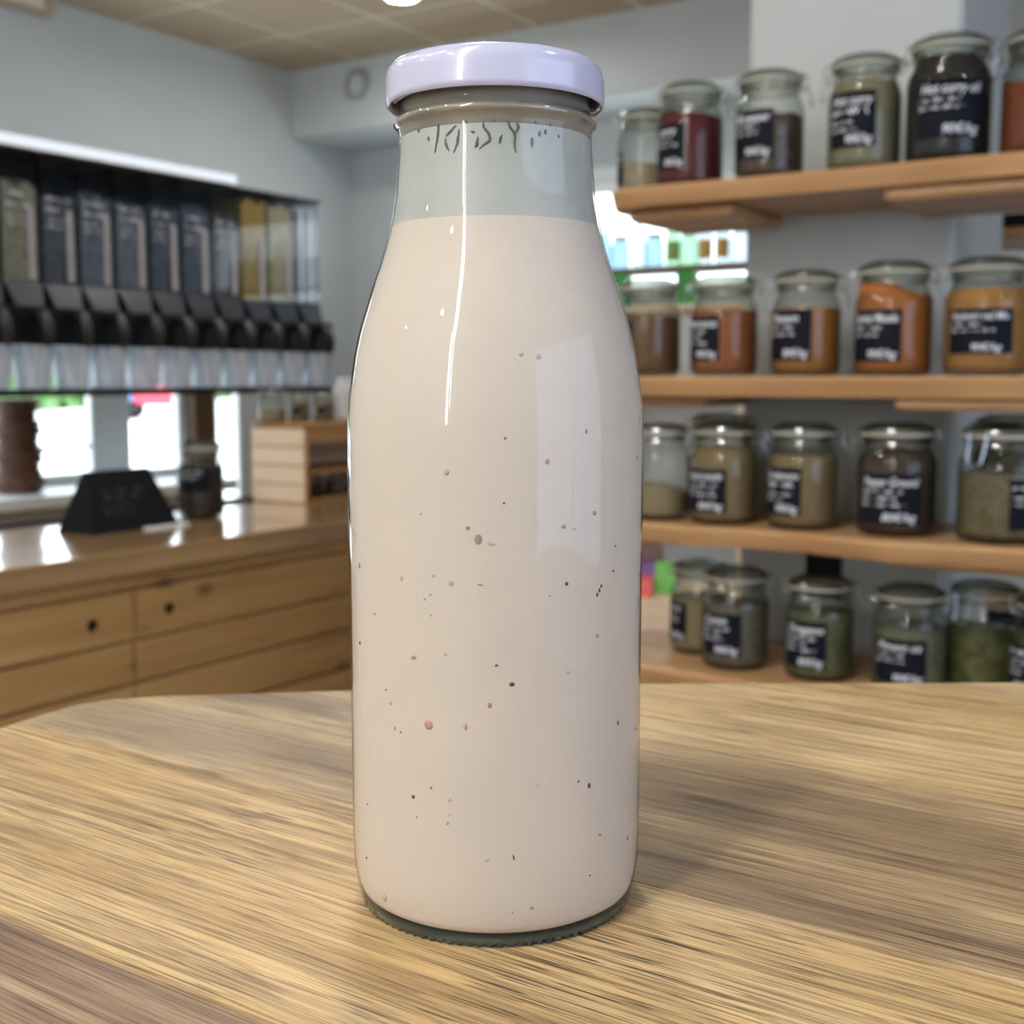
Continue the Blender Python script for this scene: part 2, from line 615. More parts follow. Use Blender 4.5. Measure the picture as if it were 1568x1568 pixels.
def window(n, ax, pos, out_dir, hole, bars, label_mat=M['white'], fw=0.045, depth=0.07, mids=(), pane=None):
    """frame, glazing bars and pane in a wall opening"""
    a0, a1, z0, z1 = hole
    fr = MB()
    p0, p1 = sorted((pos + out_dir * 0.005, pos + out_dir * (0.005 + depth)))

    def slab(mb, u0, u1, w0, w1, q0=p0, q1=p1):
        if ax == 0:
            mb.bbox(q0, q1, u0, u1, w0, w1, 0.004)
        else:
            mb.bbox(u0, u1, q0, q1, w0, w1, 0.004)
    root = MB()
    slab(root, a0, a1, z0, z0 + fw)
    slab(root, a0, a1, z1 - fw, z1)
    slab(root, a0, a0 + fw, z0 + fw, z1 - fw)
    slab(root, a1 - fw, a1, z0 + fw, z1 - fw)
    o = structure(root.build('window_%d' % n, label_mat, smooth=False))
    for zb in bars:
        b = MB()
        slab(b, a0 + fw, a1 - fw, zb - 0.008, zb + 0.008)
        b.build('glazing_bar', M['white'], o, smooth=False)
    for ub in mids:
        b = MB()
        slab(b, ub - 0.02, ub + 0.02, z0 + fw, z1 - fw)
        b.build('mullion', M['white'], o, smooth=False)
    g = MB()
    m_ = (p0 + p1) / 2
    slab(g, a0 + fw - 0.005, a1 - fw + 0.005, z0 + fw - 0.005, z1 - fw + 0.005, m_ - 0.003, m_ + 0.003)
    g.build('pane', pane or M['pane'], o, smooth=False)
    return o


window(1, 0, XL, -1, WA, (1.03, 1.62), fw=0.025, depth=0.04)
window(2, 0, XL, -1, WB, (1.62,), fw=0.02, depth=0.04)
window(6, 0, XL, -1, WC, (), fw=0.012, depth=0.04)
window(3, 1, YB, 1, WBK, (), mids=(-2.95,))
window(4, 0, XR, 1, WR, (), mids=(0.35,), pane=M['tintpane'])

# window sill, wooden post and white casing along the left wall
structure(MB().bbox(XL, XL + 0.36, 2.0, 3.72, 0.84, 0.884, 0.006).build('trim_1', M['white'], smooth=False))
structure(MB().bbox(XL, XL + 0.05, 3.775, 3.895, 0.0, 1.75, 0.006).build('trim_2', M['brownwood'], smooth=False))

# outside: pale paving, hedge and parked vehicle
og = MB().box(-130, XL - 0.2, -60, 140, -0.35, -0.25).build('paved_yard', plain('pale_paving', srgb(226, 226, 222), 0.9, var=0.03, scale=2))
structure(og)


def blob(name, c, rad, mat, n=900, s=0.12, parent=None):
    mb = MB()
    for _ in range(n):
        u = Vector((random.gauss(0, 1), random.gauss(0, 1), random.gauss(0, 1))).normalized()
        k = random.uniform(0.72, 1.0)
        p = Vector((u.x * rad[0] * k, u.y * rad[1] * k, abs(u.z) * rad[2] * k)) + Vector(c)
        t = Vector((random.uniform(-1, 1), random.uniform(-1, 1), random.uniform(-1, 1))).normalized()
        q = t.cross(u)
        if q.length < 0.1:
            continue
        q.normalize()
        l = s * random.uniform(0.6, 1.3)
        mb.add([p - t * l, p + q * l * 0.5 + u * l * 0.2, p + t * l, p - q * l * 0.5 + u * l * 0.1], [(0, 1, 2, 3)])
    return mb.build(name, mat, parent, smooth=False)


hd = thing('hedge', 'long green clipped hedge beyond the yard outside the window', 'hedge', (-66, 54, -0.25), math.radians(33))
blob('foliage', (0, 0, 0), (3.0, 45.0, 6.0), M['leaf'], 3000, 1.3, hd)
MB().tube([(0, 0, 0), (0, 0, 1.6)], 0.1).build('trunk', M['brownwood'], hd)
car_p = on(2, -0.25, 246, 641)
car = thing('van', 'red van parked in the yard outside the window', 'van', (car_p.x, car_p.y, -0.25), math.radians(-50))
M['red'] = plain('red_car_paint', srgb(214, 62, 84), 0.3, var=0.03, coat=0.5)
M['blue'] = plain('blue_panel', srgb(90, 140, 190), 0.4, var=0.05)
MB().bbox(-0.85, 0.85, -0.9, 1.9, 0.55, 2.1, 0.12).build('body', M['red'], car)
MB().bbox(-0.8, 0.8, -1.7, -0.8, 0.5, 1.5, 0.15).build('bonnet', M['blue'], car)
MB().bbox(-0.86, 0.86, -0.4, 1.0, 1.35, 1.85, 0.02).build('window', M['black'], car)
for sx in (-0.8, 0.8):
    for sy in (-1.1, 1.2):
        wh = MB().lathe([(0.0, -0.1), (0.3, -0.1), (0.36, -0.06), (0.36, 0.06), (0.3, 0.1), (0, 0.1)], 24)
        wh.xf(Matrix.Translation((sx, sy, 0.36)) @ Matrix.Rotation(PI / 2, 4, 'Y')).build('wheel', M['black'], car)

# round duct cover on the bulkhead
vc = on(1, 4.47, 548, 130)
vent = thing('duct_cover', 'round white duct cover on the bulkhead near the ceiling corner', 'vent', (vc.x, 4.47, vc.z))
rv = 0.066
MB().lathe([(rv * 0.72, 0.0), (rv * 0.74, 0.022), (rv * 0.86, 0.030), (rv, 0.022), (rv * 1.04, 0.0)], 40).xf(Matrix.Rotation(PI / 2, 4, 'X')).build('ring', plain('grey_duct_rim', srgb(172, 178, 178), 0.5), vent)
MB().lathe([(0.0001, 0.012), (rv * 0.6, 0.012), (rv * 0.73, 0.006)], 40).xf(Matrix.Rotation(PI / 2, 4, 'X')).build('disc', M['wall'], vent)

# beige wall box at the top of the left wall
pb = on(0, XL, 30, 5)
wb = thing('junction_box', 'beige box high on the left wall under the ceiling', 'box', (XL, pb.y, pb.z))
MB().bbox(0, 0.06, -0.25, 0.11, -0.03, 0.09, 0.01).build('housing', M['tile'], wb)
MB().bbox(0.06, 0.066, -0.2, 0.06, -0.015, 0.075, 0.004).build('cover', M['tgrid'], wb)

# ceiling downlights; the two front-wall washers are added, unseen, for frontal light
dl_rim = MB().lathe([(0.052, -0.004), (0.060, -0.012), (0.074, -0.008), (0.076, 0.004)], 40).mesh('rim', M['white'])
dl_lens = MB().lathe([(0.0001, -0.005), (0.054, -0.005)], 40).mesh('lens', M['lamp'])
p0 = on(2, ZC, 640, 0)
spots = [(p0.x, p0.y - 0.10, 'round recessed ceiling downlight above the milk bottle lid')]
names = ['above the worktop beside the dispensers', 'above the wooden counter drawers', 'over the front of the round-cornered table', 'above the jar shelves',
         'behind the camera near the front wall', 'left of the camera over the open floor', 'above the middle of the floor', 'above the left end of the counter',
         'added to wash the middle of the front wall', 'added to wash the left part of the front wall']
for (x, y), nm in zip([(-2.5, 2.6), (-2.3, 0.6), (-0.95, -1.05), (-0.75, 0.95), (-1.6, -1.2), (-1.95, -0.35), (1.3, 0.6), (-3.2, 0.2), (-0.75, -1.9), (-2.6, -1.9)], names):
    spots.append((x, y, 'round recessed ceiling downlight ' + nm))
for x, y, lb in spots:
    t = thing('ceiling_downlight', lb, 'ceiling light', (x, y, ZC - 0.006), 0, 'recessed ceiling downlights')
    link('rim', dl_rim, t)
    link('lens', dl_lens, t)

wl = thing('added_wall_light', 'added, unseen slim light with two upright tubes on the front wall', 'wall light', (-0.24, YF, 1.42))  # added lamp, unseen: gives the bottle its streak and more frontal light
MB().bbox(-0.09, 0.11, 0.0, 0.02, -0.02, 1.27, 0.004).build('backplate', M['white'], wl)
M['strip'] = emitter('added_strip_glow', (1.0, 0.98, 0.95), 14.0)
MB().bbox(-0.075, -0.005, 0.02, 0.045, 0.0, 1.25, 0.008).build('tube', M['strip'], wl)
MB().bbox(0.055, 0.075, 0.02, 0.040, 0.2, 1.25, 0.006).build('tube', M['strip'], wl)
# twin linear ceiling luminaire behind the camera
lt = thing('linear_luminaire', 'twin-tube linear luminaire on the ceiling behind the camera', 'ceiling light', (-0.20, -1.37, ZC - 0.006))
MB().bbox(-0.06, 0.06, -0.97, 0.97, -0.03, 0, 0.004).build('housing', M['white'], lt)
M['tube'] = emitter('tube_glow', (1.0, 0.97, 0.93), LAMP_W * 0.22)
for sx in (-0.035, 0.035):
    MB().tube([(sx, -0.95, -0.044), (sx, 0.95, -0.044)], 0.013, 12).build('tube', M['tube'], lt)

# ------------------------------------------------------------------ the table
ZT = 1.30 - 0.1094
DB = 0.258                                   # bottle axis distance
tab_ang = math.radians(-34.5)                # board direction in camera-ground axes
outl = [(0.40, 0.425), (0.36, 0.440), (0.1855, 0.4404), (0.0462, 0.4385), (-0.0574, 0.429), (-0.1232, 0.4209), (-0.1395, 0.4156),
        (-0.148, 0.4079), (-0.1547, 0.3965), (-0.1612, 0.3813), (-0.20, 0.29), (-0.25, 0.13), (-0.265, 0.03), (-0.25, -0.08),
        (-0.19, -0.16), (-0.10, -0.195), (0.30, -0.20), (0.40, -0.17), (0.47, -0.09), (0.49, 0.05), (0.485, 0.28), (0.46, 0.37)]
orig = Vector((0.1, 0.12))


def to_local(p):
    d = Vector(p) - orig
    c, s = math.cos(-tab_ang), math.sin(-tab_ang)
    return Vector((d.x * c - d.y * s, d.x * s + d.y * c))


loc_outl = [to_local(p) for p in outl]


def clip(poly, y, keep_above):
    out = []
    n = len(poly)
    for i in range(n):
        a, b = poly[i], poly[(i + 1) % n]
        ia = (a.y >= y) == keep_above
        ib = (b.y >= y) == keep_above
        if ia:
            out.append(a)
        if ia != ib:
            t = (y - a.y) / (b.y - a.y)
            out.append(a + (b - a) * t)
    return out


to = ground(orig.x, orig.y, 0)
table = thing('bar_table', 'tall table with a rounded top of worn coarse-grained wooden boards', 'table', (to.x, to.y, 0), YAW + tab_ang)
tw = {
    'honey': table_wood('table_board_honey', srgb(208, 180, 134), srgb(191, 162, 115), srgb(164, 135, 93), 0.95, 0.0),
    'umber': table_wood('table_board_umber', srgb(186, 162, 124), srgb(152, 129, 98), srgb(112, 93, 72), 0.7, 5.3),
    'red': table_wood('table_board_reddish', srgb(166, 142, 116), srgb(132, 106, 86), srgb(92, 70, 58), 0.75, 9.1),
    'pale': table_wood('table_board_pale', srgb(210, 183, 138), srgb(194, 166, 120), srgb(166, 137, 96), 0.6, 13.7),
}
yS1 = to_local((-0.0415, 0.3085)).y
yB = to_local((0.0855, 0.3387)).y
yL = to_local((-0.080, 0.2265)).y
seams = [-1.0, yL - 3 * 0.066, yL - 2 * 0.066, yL - 0.066, yL, yS1, yB, yB + 0.068, yB + 0.136, 1.0]
kinds = ['honey', 'umber', 'honey', 'red', 'red', 'honey', 'umber', 'pale', 'honey', 'umber']
kinds = ['honey', 'umber', 'honey', 'red', 'honey', 'umber', 'pale', 'honey', 'pale']
for y0, y1, kd in zip(seams[:-1], seams[1:], kinds):
    pl = clip(clip(loc_outl, y0 + 0.00012, True), y1 - 0.00012, False)
    if len(pl) < 3:
        continue
    area = sum(pl[i].x * pl[(i + 1) % len(pl)].y - pl[(i + 1) % len(pl)].x * pl[i].y for i in range(len(pl)))
    if area < 0:
        pl = pl[::-1]
    clean = [p for i, p in enumerate(pl) if (p - pl[i - 1]).length > 1e-4]
    MB().prism(clean, ZT - 0.028, ZT, 0.0004).build('board', tw[kd], table, smooth=False)
MB().lathe([(0.03, 0.03), (0.03, ZT - 0.028)], 32).build('pedestal', M['blackmat'], table)
MB().lathe([(0.0001, 0.0), (0.24, 0.0), (0.24, 0.012), (0.06, 0.03), (0.0001, 0.03)], 48).build('foot_plate', M['blackmat'], table)
MB().bbox(-0.14, 0.14, -0.14, 0.14, ZT - 0.04, ZT - 0.028, 0.003).build('top_plate', M['blackmat'], table)

# ------------------------------------------------------------------ the milk bottle
bx = (759 - 784) / FPX * DB * 1.0
BP = ground(bx, DB, ZT)
bottle = thing('milk_bottle', 'glass bottle of pale speckled milk drink with white screw lid on the table', 'bottle', BP, YAW)
prof = [(0.0282, 0.0000), (0.0290, 0.0010), (0.0297, 0.0042), (0.0303, 0.0085), (0.0305, 0.014), (0.0305, 0.034), (0.0305, 0.060), (0.0306, 0.078),
        (0.0306, 0.092), (0.0305, 0.1015), (0.0301, 0.1062), (0.0295, 0.1105), (0.0289, 0.1142), (0.0281, 0.1180), (0.0272, 0.1212), (0.0262, 0.1244),
        (0.0249, 0.1284), (0.0234, 0.1325), (0.0222, 0.1366), (0.0211, 0.1412), (0.0204, 0.1455), (0.0200, 0.1500), (0.0196, 0.1545), (0.0195, 0.1572)]


def brad(z):
    for (r0, z0), (r1, z1) in zip(prof[:-1], prof[1:]):
        if z0 <= z <= z1:
            return r0 + (r1 - r0) * (z - z0) / max(1e-9, z1 - z0)
    return prof[-1][0] if z > 0.1 else prof[0][0]


neck = [(0.0196, 0.1585), (0.0199, 0.1591), (0.0205, 0.1597), (0.0206, 0.1602), (0.0202, 0.1609), (0.0196, 0.1614), (0.0194, 0.1624), (0.0194, 0.1690), (0.0188, 0.1694), (0.0180, 0.1690)]
MB().lathe(prof + neck, 128).build('glass_body', M['bottle'], bottle, angle=60)
# thick green-tinted glass foot, a solid ring with a punt
base_m, nt, out = new_mat('green_glass_base')
pb_ = N(nt, 'ShaderNodeBsdfPrincipled')
pb_.inputs['Base Color'].default_value = c4(srgb(150, 172, 160))
pb_.inputs['Roughness'].default_value = 0.08
pb_.inputs['Transmission Weight'].default_value = 0.85
pb_.inputs['IOR'].default_value = 1.5
nz_ = N(nt, 'ShaderNodeTexNoise', i_Scale=300.0)
bp_ = N(nt, 'ShaderNodeBump', i_Strength=0.1, i_Distance=0.0005)
L(nt, nz_.outputs['Fac'], bp_.inputs['Height'])
L(nt, bp_.outputs['Normal'], pb_.inputs['Normal'])
L(nt, pb_.outputs['BSDF'], out.inputs['Surface'])
M['base'] = base_m
MB().lathe([(0.0001, 0.0012), (0.020, 0.0008), (0.0255, 0.0002), (0.0278, 0.0002), (0.0286, 0.0009), (0.0288, 0.0018), (0.0275, 0.0019), (0.0001, 0.0019)], 96).build('base', M['base'], bottle)
kn = MB()
for k in range(90):
    a = 2 * PI * k / 90
    kn.ell((0.0281 * math.cos(a), 0.0281 * math.sin(a), 0.0005), (0.0007, 0.0007, 0.0006), 6, 4)
tag(kn.build('base_knurling', M['base'], bottle), kind='stuff')
ZM = 0.1399
mp_ = [(0.0001, 0.0020), (0.0255, 0.0020), (0.0272, 0.0023)] + [(brad(z) - 0.0004 - max(0, (0.006 - z)) * 0.12, z) for z in [0.0032, 0.0044, 0.0056, 0.0075, 0.010, 0.014, 0.02, 0.034, 0.05, 0.06, 0.078, 0.092, 0.1015, 0.1062, 0.1105, 0.1142, 0.118, 0.1212, 0.1244, 0.1284, 0.1325, 0.1366, 0.1385, ZM]] + [(0.0001, ZM)]
MB().lathe(mp_, 128).build('milk', M['milk'], bottle, angle=60)
fp = [(brad(z) - 0.0005, z) for z in [ZM, 0.1455, 0.150, 0.1545, 0.1572]]
MB().lathe(fp, 128).build('milk_film', M['film'], bottle, angle=60)
MB().lathe([(0.0190, 0.1572), (0.0193, 0.1577), (0.0195, 0.1590), (0.0200, 0.1594), (0.0204, 0.1599), (0.0204, 0.1604), (0.0199, 0.1609), (0.0193, 0.1613), (0.0191, 0.1625), (0.0190, 0.1690)], 96).build(
    'neck_ring', plain('taupe_shade_ring', srgb(138, 133, 122), 0.15, var=0.12, scale=120, coat=0.6), bottle, angle=60)  # taupe colour holds the shade seen through the neck glass below the lid
lidprof = [(0.0001, 0.1712), (0.0165, 0.1712), (0.0172, 0.1716), (0.0198, 0.1716), (0.0208, 0.1713), (0.0215, 0.1706), (0.0219, 0.1696), (0.0220, 0.1685),
           (0.0220, 0.1646), (0.02195, 0.1638), (0.0215, 0.1634), (0.0209, 0.1637), (0.0207, 0.1645), (0.0207, 0.1700)]
lid = MB().lathe(lidprof, 128).build('lid', M['lid'], bottle, angle=50)
for k in range(4):
    a0 = 2 * PI * k / 4 + 0.2
    pts = [((0.0203) * math.cos(a0 + t * 0.06), 0.0203 * math.sin(a0 + t * 0.06), 0.1642) for t in range(8)]
    MB().tube(pts, 0.0005, 6).build('lug', M['lid'], lid)


def bottle_hit(px, py, off=0.0):
    d = ray(px, py).normalized()
    t = 0.15
    while t < 0.35:
        p = CAM + d * t - BP
        if math.hypot(p.x, p.y) <= brad(p.z) + off:
            return p
        t += 0.0001
    return None


A = lambda x, y: (500 + x / 3.015, 440 + y / 3.015)
B = lambda x, y: (500 + x / 3.015, 960 + y / 3.015)
flecks = [
    (A, 980, 320, 16, 14, 'soft'), (A, 900, 310, 12, 10, 'soft'), (A, 1205, 665, 9, 12, 'mid'), (A, 1022, 805, 13, 15, 'red'), (A, 825, 697, 7, 7, 'mid'),
    (A, 820, 997, 6, 6, 'dark'), (A, 550, 855, 15, 15, 'soft'), (A, 650, 1112, 11, 10, 'mid'), (A, 700, 1165, 20, 26, 'mid'), (A, 760, 1185, 22, 10, 'soft'),
    (A, 1243, 1043, 12, 14, 'mid'), (A, 1098, 1105, 14, 10, 'mid'), (A, 1148, 1112, 9, 7, 'soft'), (A, 145, 1285, 7, 18, 'mid'), (A, 572, 1368, 15, 13, 'soft'),
    (A, 490, 1333, 8, 6, 'soft'), (A, 710, 1375, 14, 4, 'mid'), (A, 1113, 1370, 10, 10, 'dark'), (A, 1330, 1310, 6, 7, 'dark'), (A, 1340, 1195, 6, 6, 'mid'),
    (A, 475, 1422, 4, 4, 'dark'), (A, 447, 1442, 7, 6, 'soft'), (A, 215, 1508, 7, 6, 'mid'), (A, 478, 1515, 8, 6, 'soft'), (A, 340, 1345, 9, 14, 'soft'),
    (A, 1035, 1425, 7, 5, 'soft'), (A, 430, 1048, 6, 5, 'soft'), (A, 1440, 785, 4, 10, 'mid'), (A, 1255, 1420, 7, 10, 'dark'), (A, 1265, 1400, 7, 12, 'dark'), (A, 1274, 1380, 6, 9, 'dark'),
    (B, 147, 75, 5, 11, 'dark'), (B, 397, 143, 18, 9, 'red'), (B, 545, 128, 7, 9, 'soft'), (B, 785, 180, 9, 5, 'dark'), (B, 857, 267, 15, 11, 'dark'),
    (B, 753, 365, 11, 14, 'mid'), (B, 468, 455, 24, 24, 'red'), (B, 638, 462, 10, 20, 'soft'), (B, 288, 355, 10, 9, 'soft'), (B, 268, 292, 6, 5, 'mid'),
    (B, 310, 470, 5, 12, 'soft'), (B, 338, 488, 6, 6, 'mid'), (B, 1257, 42, 10, 10, 'mid'), (B, 1122, 207, 12, 10, 'soft'), (B, 1352, 445, 8, 14, 'mid'),
    (B, 1433, 470, 4, 12, 'mid'), (B, 1168, 715, 7, 5, 'dark'), (B, 1218, 735, 10, 15, 'dark'), (B, 395, 787, 10, 10, 'dark'), (B, 478, 745, 6, 7, 'mid'),
    (B, 565, 800, 12, 9, 'soft'), (B, 562, 870, 8, 8, 'soft'), (B, 412, 880, 4, 4, 'mid'), (B, 183, 820, 4, 5, 'dark'), (B, 178, 1067, 4, 7, 'dark'),
    (B, 865, 1067, 4, 15, 'dark'), (B, 740, 1080, 10, 8, 'soft'), (B, 1268, 962, 6, 5, 'dark'), (B, 1395, 978, 4, 14, 'mid'), (B, 1222, 1149, 5, 4, 'dark'),
    (B, 950, 1302, 10, 7, 'mid'), (B, 860, 1323, 4, 3, 'mid'), (B, 975, 730, 7, 6, 'soft'), (B, 555, 910, 8, 10, 'soft'), (B, 260, 1250, 22, 26, 'soft'),
]
fl = {k: MB() for k in ('dark', 'mid', 'soft', 'red')}
for fn, x, y, wpx, hpx, kd in flecks:
    px, py = fn(x, y)
    p = bottle_hit(px, py)
    if p is None:
        continue
    ang = math.atan2(p.y, p.x)
    k = 0.23 / FPX / 3.015 / 2 * 1.8
    r = brad(p.z) - 0.00040
    rot = Matrix.Rotation(ang, 3, 'Z') @ Matrix.Rotation(random.uniform(-0.3, 0.3), 3, 'X')
    fl[kd].ell((r * math.cos(ang), r * math.sin(ang), p.z), (0.00028, wpx * k, hpx * k), 12, 8, rot)
for kd, nm in (('dark', 'dark_seed_flecks'), ('mid', 'brown_flecks'), ('soft', 'faint_flecks'), ('red', 'strawberry_flecks')):
    o = fl[kd].build(nm, M['fleck_' + kd], bottle)
    tag(o, kind='stuff')
    o.rotation_euler = (0, 0, -YAW)
D = lambda x, y: (540 + x / 3.564, 40 + y / 3.564)
wig = [[(470, 500), (460, 560), (455, 610), (440, 690)], [(560, 540), (525, 575), (500, 600)], [(575, 560), (570, 600), (565, 640), (545, 690)],
       [(500, 610), (505, 650), (520, 680)], [(712, 510), (712, 545), (745, 590), (742, 625), (712, 645), (690, 670)], [(845, 490), (860, 545), (888, 590), (885, 640), (895, 690)],
       [(900, 525), (908, 550), (888, 590)], [(985, 605), (985, 660)], [(990, 510), (1010, 532)], [(815, 590), (800, 640)], [(405, 600), (408, 625)], [(1085, 520), (1085, 545)],
       [(640, 570), (665, 580)], [(1030, 570), (1020, 600)]]
wig += [[(620, 500), (612, 530)], [(680, 600), (676, 640), (664, 660)], [(770, 500), (775, 520)], [(940, 500), (935, 515)], [(1060, 560), (1058, 590)], [(350, 560), (352, 580)], [(1130, 590), (1133, 610)]]


def smooth_path(pts, n=5):
    out = []
    m = len(pts)
    for i in range(m - 1):
        p0, p1, p2, p3 = (Vector(pts[max(0, min(m - 1, k))]) for k in (i - 1, i, i + 1, i + 2))
        for q in range(n):
            t = q / n
            out.append(0.5 * ((2 * p1) + (p2 - p0) * t + (2 * p0 - 5 * p1 + 4 * p2 - p3) * t * t + (3 * p1 - p0 - 3 * p2 + p3) * t ** 3))
    out.append(Vector(pts[-1]))
    return [(v.x + 3.5 * mnoise.noise(Vector((v.x * 0.05, v.y * 0.05, 1))), v.y) for v in out]


dm = MB()
for pts in wig:
    pts = smooth_path(pts)
    ps = []
    for x, y in pts:
        h = bottle_hit(*D(x, y))
        if h is not None:
            a = math.atan2(h.y, h.x)
            r = brad(h.z) - 0.00045
            ps.append(Vector((r * math.cos(a), r * math.sin(a), h.z)))
    if len(ps) > 1:
        n = len(ps)
        dm.tube(ps, [0.00006 + 0.00024 * math.sin(PI * (0.06 + 0.9 * i / (n - 1))) * random.uniform(0.6, 1.1) for i in range(n)], 6)
o = tag(dm.build('drip_trails', M['drip'], bottle), kind='stuff')
o.rotation_euler = (0, 0, -YAW)
# ------------------------------------------------------------------ handwriting
_text_cache = {}


def text_verts(s):
    if s in _text_cache:
        return _text_cache[s]
    cu = bpy.data.curves.new('t', 'FONT')
    cu.body = s
    cu.size = 1.0
    cu.shear = 0.25
    cu.resolution_u = 3
    cu.offset = 0.012
    ob = bpy.data.objects.new('t', cu)
    col.objects.link(ob)
    dg = bpy.context.evaluated_depsgraph_get()
    dg.update()
    ev = ob.evaluated_get(dg)
    me = ev.to_mesh()
    vs = [tuple(v.co) for v in me.vertices]
    fs = [tuple(p.vertices) for p in me.polygons]
    ev.to_mesh_clear()
    bpy.data.objects.remove(ob)
    bpy.data.curves.remove(cu)
    wd = max(v[0] for v in vs)
    _text_cache[s] = (vs, fs, wd)
    return _text_cache[s]


def scribble(rng, x0, y0, width, h):
    """a word of unreadable joined-up handwriting as thin ribbon"""
    vs, fs = [], []
    pts = []
    x = x0
    ph = rng.uniform(0, 6)
    while x < x0 + width:
        pts.append((x, y0 + h * 0.45 + h * 0.42 * math.sin(ph) * rng.uniform(0.55, 1.15)))
        ph += PI * 0.9
        x += h * rng.uniform(0.20, 0.34)
    th = h * 0.09
    for (xa, ya), (xb, yb) in zip(pts[:-1], pts[1:]):
        n = len(vs)
        vs += [(xa - th, ya, 0), (xa + th, ya, 0), (xb + th, yb, 0), (xb - th, yb, 0)]
        fs.append((n, n + 1, n + 2, n + 3))
    return vs, fs


def write_block(rng, w_, h_, title, sub, price):
    """chalk writing for a label of size w_ x h_, centred on 0,0 in the XY plane"""
    mb = MB()

    def put_text(s, x, y, size, maxw):
        vs, fs, wd = text_verts(s)
        k = min(size, maxw / wd)
        mb.add([(x + v[0] * k, y + v[1] * size, 0) for v in vs], fs)

    def put_line(x, y, width, hh):
        xx = x
        while xx < x + width * 0.95:
            wd = min(rng.uniform(0.9, 2.6) * hh * 1.6, x + width - xx)
            vs, fs = scribble(rng, xx, y, wd, hh)
            mb.add(vs, fs)
            xx += wd + hh * 0.5
    tl = title if isinstance(title, (list, tuple)) else [title]
    y = h_ * 0.5 - h_ * 0.24
    for t in tl:
        if t:
            put_text(t, -w_ * 0.44, y, h_ * 0.24, w_ * 0.88)
        else:
            put_line(-w_ * 0.44, y, w_ * 0.80, h_ * 0.17)
        y -= h_ * 0.20
    for k in range(sub):
        put_line(-w_ * 0.46, y + h_ * 0.04, w_ * rng.uniform(0.5, 0.8), h_ * 0.10)
        y -= h_ * 0.13
    if price:
        put_text(price, -w_ * 0.12, -h_ * 0.43, h_ * 0.22, w_ * 0.56)
    return mb


# ------------------------------------------------------------------ spice jars
JR = 0.0545
JH = 0.166
jar_glass_prof = [(0.0001, 0.004), (0.040, 0.003), (0.044, 0.0), (0.048, 0.0), (0.0525, 0.004), (0.0545, 0.012), (0.0545, 0.100), (0.0540, 0.108), (0.0515, 0.117), (0.0475, 0.125),
                  (0.0455, 0.131), (0.0450, 0.138), (0.0462, 0.140), (0.0490, 0.141), (0.0495, 0.144), (0.0490, 0.147), (0.0440, 0.147), (0.0425, 0.143), (0.0425, 0.134)]
me_jar = MB().lathe(jar_glass_prof, 56).mesh('glass_jar', M['glass'], True, 50)
me_gask = MB().lathe([(0.0430, 0.1472), (0.0500, 0.1472), (0.0512, 0.1485), (0.0512, 0.1500), (0.0500, 0.1512), (0.0430, 0.1512)], 48, closed=True).mesh('rubber_gasket', M['gasket'])
me_lid = MB().lathe([(0.0430, 0.1513), (0.0490, 0.1513), (0.0505, 0.1530), (0.0502, 0.1570), (0.0480, 0.1600), (0.0440, 0.1622), (0.0400, 0.1632), (0.0370, 0.1655), (0.0340, 0.1660), (0.0315, 0.1645), (0.0001, 0.1625)],
                    48).mesh('glass_lid', M['lidglass'], True, 50)


def circ(r, z, n=40):
    return [(r * math.cos(2 * PI * i / n), r * math.sin(2 * PI * i / n), z) for i in range(n)]


wm = MB()
wm.tube(circ(0.0472, 0.1365), 0.0011, 6, True)
wm.tube(circ(0.0510, 0.1560), 0.0011, 6, True)
for s in (-1, 1):      # closing lever on +X
    wm.tube([(0.0505, s * 0.010, 0.156), (0.0575, s * 0.012, 0.157), (0.0615, s * 0.012, 0.150), (0.0600, s * 0.011, 0.140), (0.0640, s * 0.011, 0.128), (0.0665, s * 0.009, 0.112), (0.0668, 0, 0.108)], 0.0012, 6)
    wm.tube([(0.0470, s * 0.008, 0.1365), (0.0560, s * 0.008, 0.134), (0.0605, s * 0.009, 0.143)], 0.0011, 6)
    # hinge on -X
    wm.tube([(-0.0505, s * 0.010, 0.156), (-0.0570, s * 0.011, 0.155), (-0.0590, s * 0.010, 0.147), (-0.0550, s * 0.009, 0.138), (-0.0470, s * 0.008, 0.1365)], 0.0011, 6)
wm.tube([(-0.0582, -0.012, 0.148), (-0.0582, 0.012, 0.148)], 0.0011, 6)
me_wire = wm.mesh('wire_clasp', M['steel'])

_cont_cache = {}


